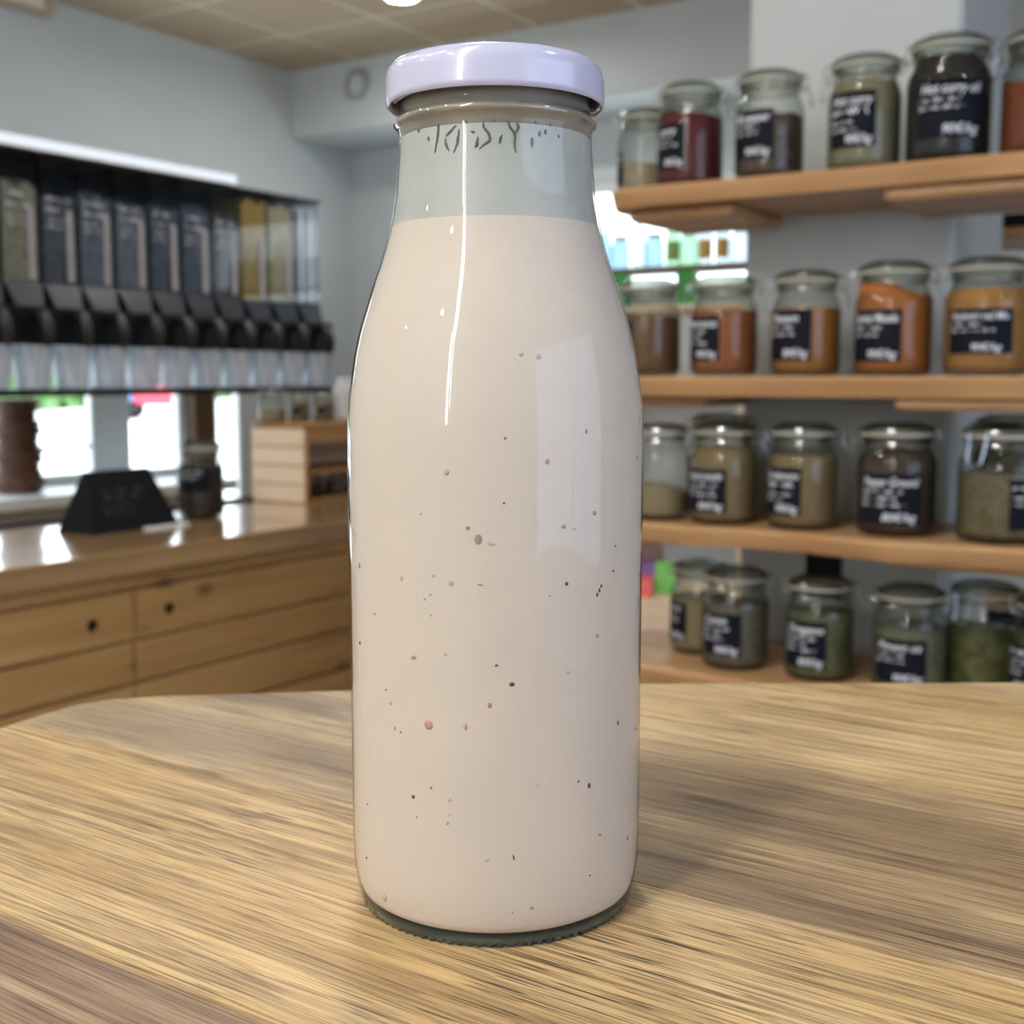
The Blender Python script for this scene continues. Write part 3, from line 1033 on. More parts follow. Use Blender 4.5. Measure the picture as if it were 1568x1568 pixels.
def contents_mesh(fill, heap, mat):
    key = (fill, heap, mat.name)
    if key in _cont_cache:
        return _cont_cache[key]
    zt = 0.006 + fill * 0.125
    pr = [(0.0001, 0.0055), (0.040, 0.0055), (0.0475, 0.007), (0.0515, 0.011), (0.0530, 0.018)]
    for z in (0.04, 0.06, 0.08, 0.096, 0.104, 0.110, 0.116, 0.122, 0.128):
        rr = 0.0530 if z <= 0.1 else 0.0530 - (z - 0.1) ** 2 * 9.5
        if z < zt - 0.003:
            pr.append((rr, z))
    rr = 0.0530 if zt <= 0.1 else 0.0530 - (zt - 0.1) ** 2 * 9.5
    pr.append((rr, zt))
    n0 = len(pr)
    for k in (0.8, 0.55, 0.3, 0.01):
        pr.append((rr * k, zt))
    n = 40
    mb = MB().lathe(pr, n)
    m_ = len(pr)
    for i, v in enumerate(mb.v):
        k = i % m_
        if k >= n0 - 1:
            x, y, z = v
            rn = math.hypot(x, y) / 0.053
            dz = -heap * (x * 0.8 + y * 0.35) / 0.053 + heap * 0.7 * (1 - rn) + mnoise.noise(Vector((x * 60, y * 60, fill * 9))) * 0.004
            mb.v[i] = (x, y, z + dz)
    _cont_cache[key] = mb.mesh('contents', mat, True, 40)
    return _cont_cache[key]


def curved_patch(r, wd, z0, z1, ang, n=14):
    mb = MB()
    vs = []
    for i in range(n + 1):
        a = ang + (i / n - 0.5) * wd / r
        vs += [(r * math.cos(a), r * math.sin(a), z0), (r * math.cos(a), r * math.sin(a), z1)]
    return mb.add(vs, [(2 * i, 2 * i + 2, 2 * i + 3, 2 * i + 1) for i in range(n)])


def wrap(mb, r, ang, zc):
    mb.v = [(r * math.cos(ang + v[0] / r), r * math.sin(ang + v[0] / r), zc + v[1]) for v in mb.v]
    return mb


def spice_jar(name, label, P, dia, cont, fill, heap=0.0, title='', sub=2, price='90€/kg', lab_w=0.070, lab_h=0.058, lab_ang=-8.0, lab_z=0.062, rot=0.0, group=None, seed=1, hscale=1.0):
    s = dia / (2 * JR)
    t = thing(name, label, 'jar', P, 0, group)
    t.scale = (s, s, s * hscale)
    link('glass_jar', me_jar, t)
    link('contents', contents_mesh(fill, heap, cont), t)
    link('rubber_gasket', me_gask, t)
    link('glass_lid', me_lid, t)
    o = link('wire_clasp', me_wire, t)
    o.rotation_euler = (0, 0, rot)
    if lab_w:
        a = -PI / 2 + math.radians(lab_ang)
        lo = curved_patch(JR + 0.0006, lab_w, lab_z - lab_h / 2, lab_z + lab_h / 2, a).build('label', M['chalk'], t)
        mb = wrap(write_block(random.Random(seed), lab_w, lab_h, title, sub, price), JR + 0.0012, a, lab_z)
        mb.build('writing', M['ink'], lo, smooth=False)
    return t


ct = {
    'cream': grainy('cream_grain', srgb(176, 160, 128), srgb(206, 192, 162)),
    'paprika': grainy('dark_red_powder', srgb(88, 18, 24), srgb(126, 32, 36), 500),
    'pepper': grainy('mixed_pepper', srgb(58, 46, 38), srgb(120, 96, 78), 170),
    'olivegrey': grainy('olive_grey_powder', srgb(150, 144, 116), srgb(176, 168, 138), 500),
    'nearblack': grainy('black_seed', srgb(26, 24, 25), srgb(50, 46, 46), 220),
    'rust': grainy('rust_powder', srgb(140, 62, 24), srgb(166, 80, 34), 500),
    'brown': grainy('brown_spice', srgb(112, 78, 44), srgb(146, 104, 62), 300),
    'orange': grainy('orange_brown_powder', srgb(172, 96, 44), srgb(196, 116, 58), 500),
    'ochre': grainy('ochre_powder', srgb(182, 118, 46), srgb(204, 140, 62), 500),
    'turm': grainy('orange_powder', srgb(196, 112, 46), srgb(214, 130, 58), 500),
    'gold': grainy('golden_powder', srgb(196, 136, 62), srgb(214, 154, 80), 500),
    'sand': grainy('sand_powder', srgb(170, 150, 112), srgb(192, 172, 134), 400),
    'tan': grainy('tan_powder', srgb(150, 124, 84), srgb(172, 146, 104), 400),
    'coffee': grainy('dark_brown_seed', srgb(62, 46, 36), srgb(92, 70, 54), 240),
    'khaki': grainy('khaki_seed', srgb(116, 104, 74), srgb(146, 132, 98), 200),
    'herb': grainy('dried_herb', srgb(84, 86, 52), srgb(128, 126, 84), 160),
    'leafy': grainy('bay_leaf', srgb(98, 104, 60), srgb(140, 140, 92), 70),
    'greyherb': grainy('grey_green_herb', srgb(112, 112, 88), srgb(146, 144, 118), 200),
    'seedgrey': grainy('grey_brown_seed', srgb(100, 92, 74), srgb(134, 124, 104), 220),
    'darkbean': grainy('dark_bean', srgb(38, 28, 26), srgb(70, 50, 44), 90),
}
YJ = 1.90
ZS = [1.608, 1.304, 1.065, 0.828]


def jx(px, row, yj=YJ):
    """X of a jar axis seen at pixel column px on that shelf row"""
    z = ZS[row] + 0.07
    d = ray(px, [215, 500, 740, 960][row])
    return (yj / d.y) * d.x


rows = [
    # row, px, dia, height factor, contents, fill, heap, title, sub, price, label width/height/angle/z, clasp rot, label text
    (0, 988, 0.096, 1.04, 'cream', 0.46, 0.004, '', 1, '', 0.026, 0.058, -38, 0.055, 0.4, 'small clip-top jar of cream grain at the left end of the top shelf'),
    (0, 1057, 0.107, 1.02, 'paprika', 0.86, 0.006, ' curry', 2, '80€/kg', 0.062, 0.070, -16, 0.062, 0.2, 'clip-top jar of dark red powder on the top shelf'),
    (0, 1178, 0.107, 1.03, 'pepper', 0.72, 0.0, 'BB pepper', 2, '90€/kg', 0.076, 0.072, -12, 0.066, 0.1, 'clip-top jar of coarse mixed pepper on the top shelf'),
    (0, 1323, 0.108, 1.04, 'olivegrey', 0.96, 0.0, ['Hot curry', ''], 2, '90€/kg', 0.074, 0.078, -4, 0.070, PI, 'clip-top jar of pale olive-grey powder on the top shelf'),
    (0, 1451, 0.119, 1.0, 'nearblack', 1.05, 0.004, 'Hot curry oil', 2, '90€/kg', 0.090, 0.074, 16, 0.066, 0.15, 'large clip-top jar of near-black seeds on the top shelf'),
    (0, 1596, 0.112, 1.02, 'rust', 0.62, 0.016, '', 2, '', 0.05, 0.06, 40, 0.06, PI, 'clip-top jar of rust-red powder at the right end of the top shelf'),
    (1, 993, 0.108, 0.98, 'brown', 0.78, 0.004, '', 1, '80€/kg', 0.06, 0.072, -34, 0.058, 0.4, 'clip-top jar of brown spice beside the bottle on the second shelf'),
    (1, 1109, 0.108, 0.98, 'orange', 0.82, 0.0, 'Mixed spices', 3, '90€/kg', 0.072, 0.072, -22, 0.062, 0.3, 'clip-top jar of orange-brown powder under the window ledge on the second shelf'),
    (1, 1234, 0.107, 1.0, 'ochre', 0.80, 0.0, 'Rasam', 2, '80€/kg', 0.074, 0.078, -10, 0.064, 0.3, 'clip-top jar of ochre powder, middle of the second shelf'),
    (1, 1368, 0.114, 0.98, 'turm', 0.93, 0.016, 'Sambal Masala', 2, '90€/kg', 0.080, 0.074, -14, 0.058, 0.2, 'clip-top jar heaped with bright orange powder on the second shelf'),
    (1, 1511, 0.118, 0.94, 'gold', 0.92, 0.0, 'Kashmiri red Mix', 2, '90€/kg', 0.088, 0.062, 2, 0.062, 0.2, 'clip-top jar of golden orange powder at the right end of the second shelf'),
    (2, 1008, 0.108, 0.98, 'sand', 0.40, 0.010, '', 1, '', 0.05, 0.07, -44, 0.056, 0.4, 'half-empty clip-top jar of sandy powder beside the bottle on the third shelf'),
    (2, 1108, 0.110, 0.98, 'tan', 0.95, 0.0, 'Ground coriander', 3, '80€/kg', 0.080, 0.070, -14, 0.056, 0.3, 'clip-top jar of tan powder second along the third shelf'),
    (2, 1229, 0.109, 1.0, 'tan', 0.88, 0.0, ['Cardamom', ''], 2, '90€/kg', 0.072, 0.074, -20, 0.060, 0.3, 'clip-top jar of tan powder at the middle of the third shelf'),
    (2, 1373, 0.118, 0.94, 'coffee', 0.94, 0.0, 'Peppar Ground', 3, '80€/kg', 0.090, 0.074, 6, 0.056, PI, 'clip-top jar of dark brown seeds on the third shelf'),
    (2, 1534, 0.124, 0.90, 'khaki', 0.72, 0.0, '', 2, '', 0.05, 0.07, 48, 0.056, -1.9, 'wide clip-top jar of khaki seeds at the right end of the third shelf'),
    (3, 1126, 0.109, 0.98, 'seedgrey', 0.80, 0.0, 'Cumin', 3, '90€/kg', 0.074, 0.070, -6, 0.060, 0.4, 'clip-top jar of grey-brown seeds on the bottom shelf'),
    (3, 1255, 0.108, 0.98, 'herb', 0.82, 0.0, 'Oregano', 3, '80€/kg', 0.074, 0.076, -8, 0.060, 0.3, 'clip-top jar of dried green herb below the black card on the bottom shelf'),
    (3, 1393, 0.110, 0.95, 'greyherb', 0.75, 0.0, 'Piment oz', 2, '90€/kg', 0.082, 0.070, 0, 0.052, PI, 'clip-top jar of grey-green herb on the bottom shelf'),
    (3, 1507, 0.110, 0.98, 'leafy', 0.70, 0.006, '', 0, '', 0, 0, 0, 0, -1.9, 'unlabelled clip-top jar of green leaves on the bottom shelf'),
    (3, 1612, 0.108, 1.0, 'herb', 0.80, 0.0, '', 3, '90€/kg', 0.07, 0.07, -44, 0.06, 0.2, 'clip-top jar of herb cut by the right edge on the bottom shelf'),
]
back = {988: 1.975, 1507: 1.965}
for k, (row, px, dia, hs, cn, fill, heap, title, sub, price, lw, lh, la, lz, rt, lab) in enumerate(rows):
    yj = back.get(px, YJ)
    spice_jar('spice_jar', lab, (jx(px, row, yj), yj, ZS[row]), dia, ct[cn], fill, heap, title, sub, price, lw, lh, la, lz, rt, 'spice jars on the column shelves', k + 3, hs)
# jars in the second rank
spice_jar('spice_jar', 'clip-top jar of sandy grain behind the seed jar at the left of the bottom shelf', (jx(1072, 3, 1.975), 1.975, ZS[3]), 0.104, ct['sand'], 0.75, 0, '', 2, '80€/kg', 0.06, 0.07, -34, 0.058, 0.3, 'spice jars on the column shelves', 41, 1.0)
spice_jar('spice_jar', 'clip-top jar with only its lid showing behind the tan jar on the third shelf', (jx(1100, 2, 2.03), 2.03, ZS[2]), 0.110, ct['seedgrey'], 0.7, 0, '', 0, '', 0, 0, 0, 0, 0.5, 'spice jars on the column shelves', 42, 1.05)
spice_jar('spice_jar', 'clip-top jar of dark green herb in the back rank of the third shelf, right', (jx(1545, 2, 2.02), 2.02, ZS[2]), 0.112, ct['herb'], 0.95, 0, '', 0, '', 0, 0, 0, 0, 0.5, 'spice jars on the column shelves', 43, 1.06)

# ------------------------------------------------------------------ live-edge shelves on the column
def shelf(label, z, x0, x1, yfront, wav, thick, seed, cleats, round_left=0.0):
    rng = random.Random(seed)
    yb = 2.095
    n = 40
    front = []
    for i in range(n + 1):
        x = x0 + (x1 - x0) * i / n
        y = yfront + wav * (mnoise.noise(Vector((x * 5.0, seed * 3.7, 0))) * 1.0 + 0.35 * mnoise.noise(Vector((x * 14, seed, 2))))
        if round_left and x - x0 < round_left:
            k = 1 - (x - x0) / round_left
            y += (1 - math.sqrt(max(0, 1 - k * k))) * round_left * 1.2
        front.append((x, y))
    t = thing('wall_shelf', label, 'shelf', (0, 0, z), 0, 'live-edge shelves on the column')
    vs, fs = [], []
    # slightly undercut live edge: front edge leans back towards the bottom
    for (x, y) in front:
        rise = 0.010 + 0.006 * mnoise.noise(Vector((x * 9, seed * 1.3, 5)))
        vs += [(x, y + 0.004, 0), (x, y, -0.004), (x, y + rise * 0.4, -thick * 0.6), (x, y + rise, -thick), (x, yb, -thick), (x, yb, 0)]
    m = 6
    for i in range(n):
        for k in range(m):
            k2 = (k + 1) % m
            fs.append((i * m + k, (i + 1) * m + k, (i + 1) * m + k2, i * m + k2))
    fs.append(tuple(range(m)))
    fs.append(tuple(n * m + k for k in range(m))[::-1])
    mb = MB().add(vs, [f[::-1] for f in fs])
    mb.build('shelf_board', M['shelf'], t, angle=40)
    for (cx0, cx1, cy0, cy1, ch) in cleats:
        MB().bbox(cx0, cx1, cy0, cy1, -thick - ch, -thick, 0.006).build('support_cleat', M['shelf'], t)
    return t


SX0, SX1 = -1.02, -0.20
shelf('topmost wooden live-edge shelf with a rounded left end on the column', ZS[0], SX0, SX1, 1.828, 0.006, 0.030, 2,
      [(-0.985, -0.80, 1.872, 2.09, 0.020), (-0.555, -0.22, 1.85, 2.09, 0.020)], 0.05)
shelf('second wooden live-edge shelf, at the height of the bottle shoulder', ZS[1], -1.06, SX1, 1.828, 0.006, 0.032, 4,
      [(-1.02, -0.845, 1.88, 2.09, 0.018), (-0.53, -0.22, 1.85, 2.09, 0.018)])
shelf('third wooden live-edge shelf with the wavy front edge', ZS[2], -1.08, SX1, 1.800, 0.030, 0.030, 7,
      [(-1.02, -0.90, 1.90, 2.09, 0.016), (-0.54, -0.24, 1.86, 2.09, 0.016)])
shelf('lowest wooden live-edge shelf just above the far table edge', ZS[3], -1.05, SX1, 1.806, 0.02, 0.030, 11,
      [(-1.0, -0.90, 1.90, 2.09, 0.016), (-0.54, -0.24, 1.86, 2.09, 0.016)])

# black card on the column behind the bottom jars
pc = on(1, 2.1, 1262, 874)
cd = thing('price_card', 'small plain black card on the column above the herb jar', 'card', (pc.x, 2.0985, pc.z))
MB().bbox(-0.032, 0.032, -0.006, 0, -0.05, 0.03, 0.002).build('card', M['blackmat'], cd)
MB().bbox(-0.012, 0.012, -0.009, -0.006, 0.022, 0.032, 0.001).build('clip', M['black'], cd)

# black metal rack standing right of the column
rk = thing('metal_rack', 'black metal rack with wooden boards standing behind the column', 'rack', (-0.655, 2.62, 0))
for x in (0.0, 0.55):
    for y in (0.0, 0.30):
        MB().bbox(x, x + 0.03, y, y + 0.03, 0, 1.66, 0.003).build('post', M['black'], rk)
for z in (0.3, 0.8, 1.25, 1.63):
    MB().bbox(0.03, 0.55, 0.0, 0.03, z, z + 0.03, 0.003).build('rail', M['black'], rk)
    MB().bbox(0.03, 0.55, 0.30, 0.33, z, z + 0.03, 0.003).build('rail', M['black'], rk)
for z in (0.3, 0.8, 1.25, 1.575):
    MB().bbox(0.03, 0.55, 0.03, 0.30, z + 0.005, z + 0.025, 0.003).build('shelf_board', M['shelf'], rk)
bag = thing('paper_bag', 'pale folded paper bag standing on the black metal rack', 'bag', (-0.555, 2.76, 1.275))
MB().add([(-.05, -.04, 0), (.05, -.04, 0), (.05, .04, 0), (-.05, .04, 0), (-.035, -.006, .24), (.035, -.006, .24), (.035, .006, .24), (-.035, .006, .24)],
         [(0, 3, 2, 1), (4, 5, 6, 7), (0, 1, 5, 4), (1, 2, 6, 5), (2, 3, 7, 6), (3, 0, 4, 7)]).build('bag_body', plain('pale_paper', srgb(208, 208, 204), 0.7), bag)
MB().bbox(-0.036, 0.036, -0.008, 0.008, 0.225, 0.245, 0.002).build('folded_top', M['white'], bag)

# ------------------------------------------------------------------ shop counter along the left
CX = -2.415
CZ = 0.886
CB = -3.05
Y0c, Y1c = 0.85, 4.0
wt = thing('counter_worktop', 'glossy varnished wooden worktop of the shop counter', 'worktop', (0, 0, 0))
MB().bbox(CB, CX + 0.02, Y0c - 0.02, Y1c, CZ - 0.060, CZ, 0.004).build('top_slab', M['pinetop'], wt)
MB().bbox(CB - 0.02, CB, Y0c - 0.02, Y1c, CZ - 0.060, CZ + 0.012, 0.003).build('back_edge', M['blackmat'], wt)
cab = thing('counter_cabinet', 'knotty pine counter cabinet with drawers and round finger holes', 'cabinet', (0, 0, 0))
MB().box(CB, CX - 0.022, Y0c, Y1c, 0.02, CZ - 0.061).build('carcass', M['pine'], cab, smooth=False)
MB().bbox(CX - 0.022, CX - 0.002, Y0c, Y1c, 0.790, CZ - 0.062, 0.002).build('top_rail', M['pine'], cab, smooth=False)
SEAM = 2.016


def drawer(y0, y1, z0, z1, hole):
    mb = MB()
    if hole is None:
        mb.bbox(CX - 0.020, CX, y0, y1, z0, z1, 0.003)
        return mb.build('drawer_front', M['pine'], cab, smooth=False)
    hy, hz = hole
    r = 0.016
    n = 28
    # board with a round hole: ring of quads from circle to rectangle border
    def border(a):
        dx, dz = math.cos(a), math.sin(a)
        t = 1e9
        if dx > 1e-9:
            t = min(t, (y1 - hy) / dx)
        if dx < -1e-9:
            t = min(t, (y0 - hy) / dx)
        if dz > 1e-9:
            t = min(t, (z1 - hz) / dz)
        if dz < -1e-9:
            t = min(t, (z0 - hz) / dz)
        return hy + dx * t, hz + dz * t
    angs = [2 * PI * i / n for i in range(n)]
    angs += [math.atan2(zz - hz, yy - hy) % (2 * PI) for yy in (y0, y1) for zz in (z0, z1)]
    angs = sorted(angs)
    n = len(angs)
    vs, fs = [], []
    for a in angs:
        by, bz = border(a)
        cy, cz = hy + r * math.cos(a), hz + r * math.sin(a)
        vs += [(CX, by, bz), (CX, cy, cz), (CX - 0.020, cy, cz), (CX - 0.020, by, bz)]
    for i in range(n):
        j = (i + 1) % n
        for k in range(4):
            k2 = (k + 1) % 4
            fs.append((i * 4 + k, j * 4 + k, j * 4 + k2, i * 4 + k2))
    d = mb.add(vs, fs).build('drawer_front', M['pine'], cab, smooth=False)
    h = MB().lathe([(0.0001, 0.0), (r, 0.0), (r, 0.017)], 24)
    h.xf(Matrix.Translation((CX - 0.0195, hy, hz)) @ Matrix.Rotation(PI / 2, 4, 'Y')).build('finger_hole', M['blackmat'], d)
    return d


g = 0.004
drawer(Y0c, SEAM - g, 0.664, 0.784, (1.891, 0.716))
drawer(SEAM + g, 3.16, 0.664, 0.784, (2.127, 0.721))
drawer(3.16 + 2 * g, Y1c, 0.664, 0.784, None)
for z0, z1 in ((0.556, 0.655), (0.44, 0.547), (0.325, 0.431), (0.21, 0.316), (0.08, 0.201)):
    drawer(Y0c, SEAM - g, z0, z1, None)
    drawer(SEAM + g, 3.16, z0, z1, None)
    drawer(3.16 + 2 * g, Y1c, z0, z1, None)

# black tent sign on the counter
sg = thing('tent_sign', 'black chalkboard tent sign on the counter in front of the window', 'sign', (-2.71, 2.135, CZ), 0)
Ls, Ws, Hs = 0.30, 0.15, 0.165
MB().add([(0, 0, 0), (0, Ls, 0), (-Ws, Ls, 0), (-Ws, 0, 0), (-0.055, 0.03, Hs), (-0.055, Ls - 0.06, Hs), (-0.075, Ls - 0.06, Hs), (-0.075, 0.03, Hs)],
         [(0, 3, 2, 1), (4, 5, 6, 7), (0, 1, 5, 4), (1, 2, 6, 5), (2, 3, 7, 6), (3, 0, 4, 7)]).build('board', M['blackmat'], sg, smooth=False)
mbw = write_block(random.Random(91), 0.20, 0.10, ['', ''], 3, '')
sl = math.atan2(0.055, Hs)
mbw.v = [(0.0015 - math.sin(sl) * (0.08 + v[1]), 0.14 + v[0], math.cos(sl) * (0.085 + v[1])) for v in mbw.v]
mbw.build('writing', plain('faded_chalk', srgb(66, 70, 82), 0.8), sg, smooth=False)
MB().bbox(0.004, 0.03, 0.16, 0.31, 0.0, 0.006, 0.002).build('reflection_strip', M['white'], sg)  # white strip standing in for the window's reflection on the worktop

# big jar of dark beans on the counter
spice_jar('storage_jar', 'tall clip-top jar of dark beans standing on the counter by the sign', (-2.80, 2.60, CZ), 0.135, ct['darkbean'], 0.86, 0.0, '', 2, '', 0.085, 0.05, 22, 0.085, 1.9, None, 77, 1.12)

# wicker basket on the sill at the left edge
bk = thing('wicker_basket', 'dark brown wicker basket on the window sill at the left edge', 'basket', (-3.98, 2.815, 0.885))
for k in range(13):
    r = 0.072 + 0.008 * math.sin(k * 1.7) - 0.001 * k
    MB().tube([(r * math.cos(a), r * math.sin(a), 0.018 + k * 0.026) for a in [2 * PI * i / 28 for i in range(28)]], 0.0145, 8, True).build('wicker_coil', M['wicker'], bk)
MB().lathe([(0.0001, 0.002), (0.066, 0.002), (0.07, 0.012), (0.0001, 0.014)], 32).build('bottom', M['wicker'], bk)

# slatted crate on the counter
cr = thing('wooden_crate', 'pale slatted wooden crate with an open shelf side on the counter end', 'crate', (-3.045, 3.06, CZ))
cw, cl, chh = 0.235, 0.62, 0.250
for k in range(4):
    MB().bbox(0, cw, 0, 0.014, 0.002 + k * 0.0625, 0.0605 + k * 0.0625, 0.002).build('slat', M['crate'], cr)
    MB().bbox(0, cw, cl - 0.014, cl, 0.002 + k * 0.0625, 0.0605 + k * 0.0625, 0.002).build('slat', M['crate'], cr)
    MB().bbox(0, 0.012, 0.014, cl - 0.014, 0.002 + k * 0.0625, 0.0605 + k * 0.0625, 0.002).build('slat', M['crate'], cr)
MB().bbox(0, cw, 0.0, cl, 0.252, 0.266, 0.002).build('top_board', M['crate2'], cr)
MB().bbox(cw - 0.014, cw, 0.014, cl - 0.014, 0.205, 0.252, 0.002).build('front_rail', M['crate2'], cr)
MB().bbox(0.012, cw, 0.014, cl - 0.014, 0.095, 0.108, 0.002).build('shelf_board', M['crate2'], cr)
MB().bbox(0.012, cw, 0.014, cl - 0.014, 0.002, 0.012, 0.002).build('bottom_board', M['crate2'], cr)
MB().bbox(cw - 0.016, cw, 0.014, 0.032, 0.012, 0.205, 0.002).build('corner_post', M['crate2'], cr)
for k, (yy, lb) in enumerate([(0.14, 'small dark jar inside the crate, nearer the slatted end'), (0.27, 'small dark jar inside the crate, behind the bottle edge')]):
    spice_jar('storage_jar', lb, (-2.90, 3.06 + yy, CZ + 0.013), 0.075, ct['seedgrey' if k else 'darkbean'], 0.6, 0, '', 0, '', 0, 0, 0, 0, 0.4, None, 60 + k, 0.68)

# things standing on the crate
zt = CZ + 0.2665
spice_jar('storage_jar', 'round glass jar of cream grain on the slatted crate', (-2.985, 3.10, zt), 0.092, ct['cream'], 0.45, 0.0, '', 0, '', 0, 0, 0, 0, 0.8, None, 66, 0.82)
for k, (x, y, lb) in enumerate([(-2.945, 3.19, 'small jar with a square black label on the slatted crate, nearer the cream jar'), (-2.905, 3.27, 'small jar with a square black label on the slatted crate, beside the white bag')]):
    spice_jar('storage_jar', lb, (x, y, zt), 0.068, ct['tan'], 0.8, 0.0, '', 0, '', 0.05, 0.042, 30, 0.066, 0.8, None, 67 + k, 1.0)
wbg = thing('flour_bag', 'white paper flour bag standing on the slatted crate', 'bag', (-2.875, 3.36, zt))
MB().bbox(-0.035, 0.035, -0.045, 0.045, 0, 0.125, 0.012).build('bag_body', plain('white_paper_bag', srgb(206, 206, 208), 0.7, var=0.05), wbg)
MB().bbox(-0.010, 0.010, -0.043, 0.043, 0.125, 0.150, 0.003).build('folded_top', M['white'], wbg)

# ------------------------------------------------------------------ dry food dispensers on the wall rack
DX = -3.44
PIT = 0.146
YE = 3.865
rack = thing('dispenser_rack', 'black wall rack carrying the row of food dispensers', 'rack', (0, 0, 0))
YR0 = YE - 11 * PIT - 0.02
MB().bbox(DX - 0.27, DX - 0.235, YR0, YE - 0.005, 1.405, 2.012, 0.003).build('back_panel', M['black'], rack)
MB().bbox(DX - 0.235, DX + 0.008, YR0, YE + 0.005, 2.000, 2.013, 0.003).build('top_panel', M['black'], rack)
MB().bbox(DX - 0.235, DX + 0.06, YR0, YE + 0.005, 1.405, 1.525, 0.003).build('spout_beam', M['black'], rack)
MB().bbox(DX - 0.05, DX + 0.085, YR0, YE, 1.245, 1.268, 0.003).build('catch_rail', M['black'], rack)
for y in (YR0 + 0.15, (YR0 + YE) / 2, YE - 0.15):
    MB().bbox(XL, DX - 0.27, y - 0.02, y + 0.02, 1.55, 1.60, 0.003).build('wall_bracket', M['black'], rack)
    MB().bbox(DX - 0.235, DX - 0.03, y - 0.01, y + 0.01, 1.25, 1.262, 0.002).build('rail_bracket', M['black'], rack)

YLb = on(0, DX, 360, 275).y
lb_ = thing('light_bar', 'long white light bar along the top of the dispensers', 'light', (0, 0, 0))
MB().bbox(DX - 0.10, DX + 0.02, YR0 - 0.1, YLb, 2.0135, 2.020, 0.002).build('housing', M['white'], lb_)
MB().bbox(DX - 0.08, DX + 0.022, YR0 - 0.1, YLb - 0.004, 2.020, 2.050, 0.008).build('diffuser', M['ledbar'], lb_)

bin_fills = [
    # contents colour, fill, label
    (None, 0.0, 'empty clear dispenser at the right end of the rack'),
    (grainy('oat_flakes', srgb(172, 152, 112), srgb(204, 186, 146), 120, gain=0.85), 0.93, 'clear dispenser full of beige flakes, second from the right end'),
    (grainy('yellow_lentils', srgb(164, 128, 42), srgb(196, 158, 66), 150, gain=0.85), 0.94, 'clear dispenser full of yellow lentils'),
    (grainy('dark_seed_mix', srgb(52, 46, 46), srgb(96, 88, 84), 130, gain=0.85), 0.78, 'clear dispenser of dark seed mix beside the yellow lentils'),
    (grainy('slate_beans', srgb(54, 59, 72), srgb(105, 108, 121), 100, gain=1.0), 0.80, 'clear dispenser of slate-dark beans, fifth from the right end'),
    (grainy('charcoal_beans', srgb(51, 56, 70), srgb(99, 102, 113), 100, gain=1.0), 0.74, 'clear dispenser of charcoal beans, sixth from the right end'),
    (grainy('grey_grain', srgb(83, 86, 94), srgb(132, 132, 137), 140, gain=1.0), 0.72, 'clear dispenser of dark grey grain, seventh from the right end'),
    (grainy('grey_rice', srgb(78, 81, 89), srgb(126, 126, 132), 140, gain=1.0), 0.76, 'clear dispenser of dark grey rice, eighth from the right end'),
    (grainy('black_beans', srgb(54, 56, 64), srgb(97, 97, 105), 100, gain=1.0), 0.70, 'clear dispenser of black beans, ninth from the right end'),
    (grainy('olive_lentils', srgb(113, 110, 89), srgb(162, 153, 124), 140, gain=1.0), 0.78, 'clear dispenser of olive-grey lentils, tenth from the right end'),
    (grainy('wheat_grain', srgb(142, 122, 92), srgb(176, 152, 116), 130, gain=0.85), 0.92, 'clear dispenser of brown wheat grain at the left edge of the picture'),
]
hw = PIT / 2 - 0.005
# shared part meshes, origin at bin centre, front face at x = 0
zb, ztp = 1.600, 1.999
bm_ = MB()
th = 0.004
bm_.box(-0.004, 0.0, -hw, hw, zb, ztp)
bm_.box(-0.225, -0.004, -hw, -hw + th, zb, ztp)
bm_.box(-0.225, -0.004, hw - th, hw, zb, ztp)
me_bin = bm_.mesh('bin', M['acrylic'], False)
me_highlight = MB().bbox(-0.012, 0.001, hw - 0.042, hw - 0.018, zb + 0.01, zb + 0.24, 0.002).mesh('highlight_strip', plain('pale_highlight', srgb(150, 144, 146), 0.35, var=0.12), False)  # pale strip standing in for the corner reflection on each bin
me_flange = MB().bbox(-0.22, 0.004, -hw + 0.006, hw - 0.006, 1.905, 1.917, 0.003).mesh('level_bar', M['acrylic'], False)
# hopper: tapering throat leaning forwards
hv = [(-0.21, -hw, zb), (0.0, -hw, zb), (0.0, hw, zb), (-0.21, hw, zb), (-0.12, -hw * 0.72, 1.525), (0.035, -hw * 0.72, 1.525), (0.035, hw * 0.72, 1.525), (-0.12, hw * 0.72, 1.525)]
hf = [(0, 3, 2, 1), (4, 5, 6, 7), (0, 1, 5, 4), (1, 2, 6, 5), (2, 3, 7, 6), (3, 0, 4, 7)]
me_hop = MB().add(hv, [f[::-1] for f in hf]).mesh('hopper', M['hopper'], False)
# spout handle: rounded lever
hd_ = MB()
hd_.tube([(0.060, 0, 1.50), (0.088, 0, 1.497), (0.106, 0.0, 1.475), (0.108, 0.006, 1.435), (0.100, 0.012, 1.405)], [0.016, 0.020, 0.020, 0.018, 0.014], 14)
me_hand = hd_.mesh('spout_lever', M['lever'])
cup = MB().lathe([(0.046, 0.0), (0.052, 0.002), (0.066, 0.128), (0.069, 0.132), (0.066, 0.134), (0.049, 0.006), (0.0001, 0.004)], 28)
cup.xf(Matrix.Translation((0.03, 0, 1.2685)))
fm, nt, out = new_mat('frosted_cup')
ftr = N(nt, 'ShaderNodeBsdfTransparent')
ftr.inputs['Color'].default_value = (0.92, 0.95, 1, 1)
ftl = N(nt, 'ShaderNodeBsdfTranslucent')
ftl.inputs['Color'].default_value = (0.93, 0.96, 1, 1)
fgl = N(nt, 'ShaderNodeBsdfGlossy')
fgl.inputs['Roughness'].default_value = 0.1
fdf = N(nt, 'ShaderNodeBsdfDiffuse')
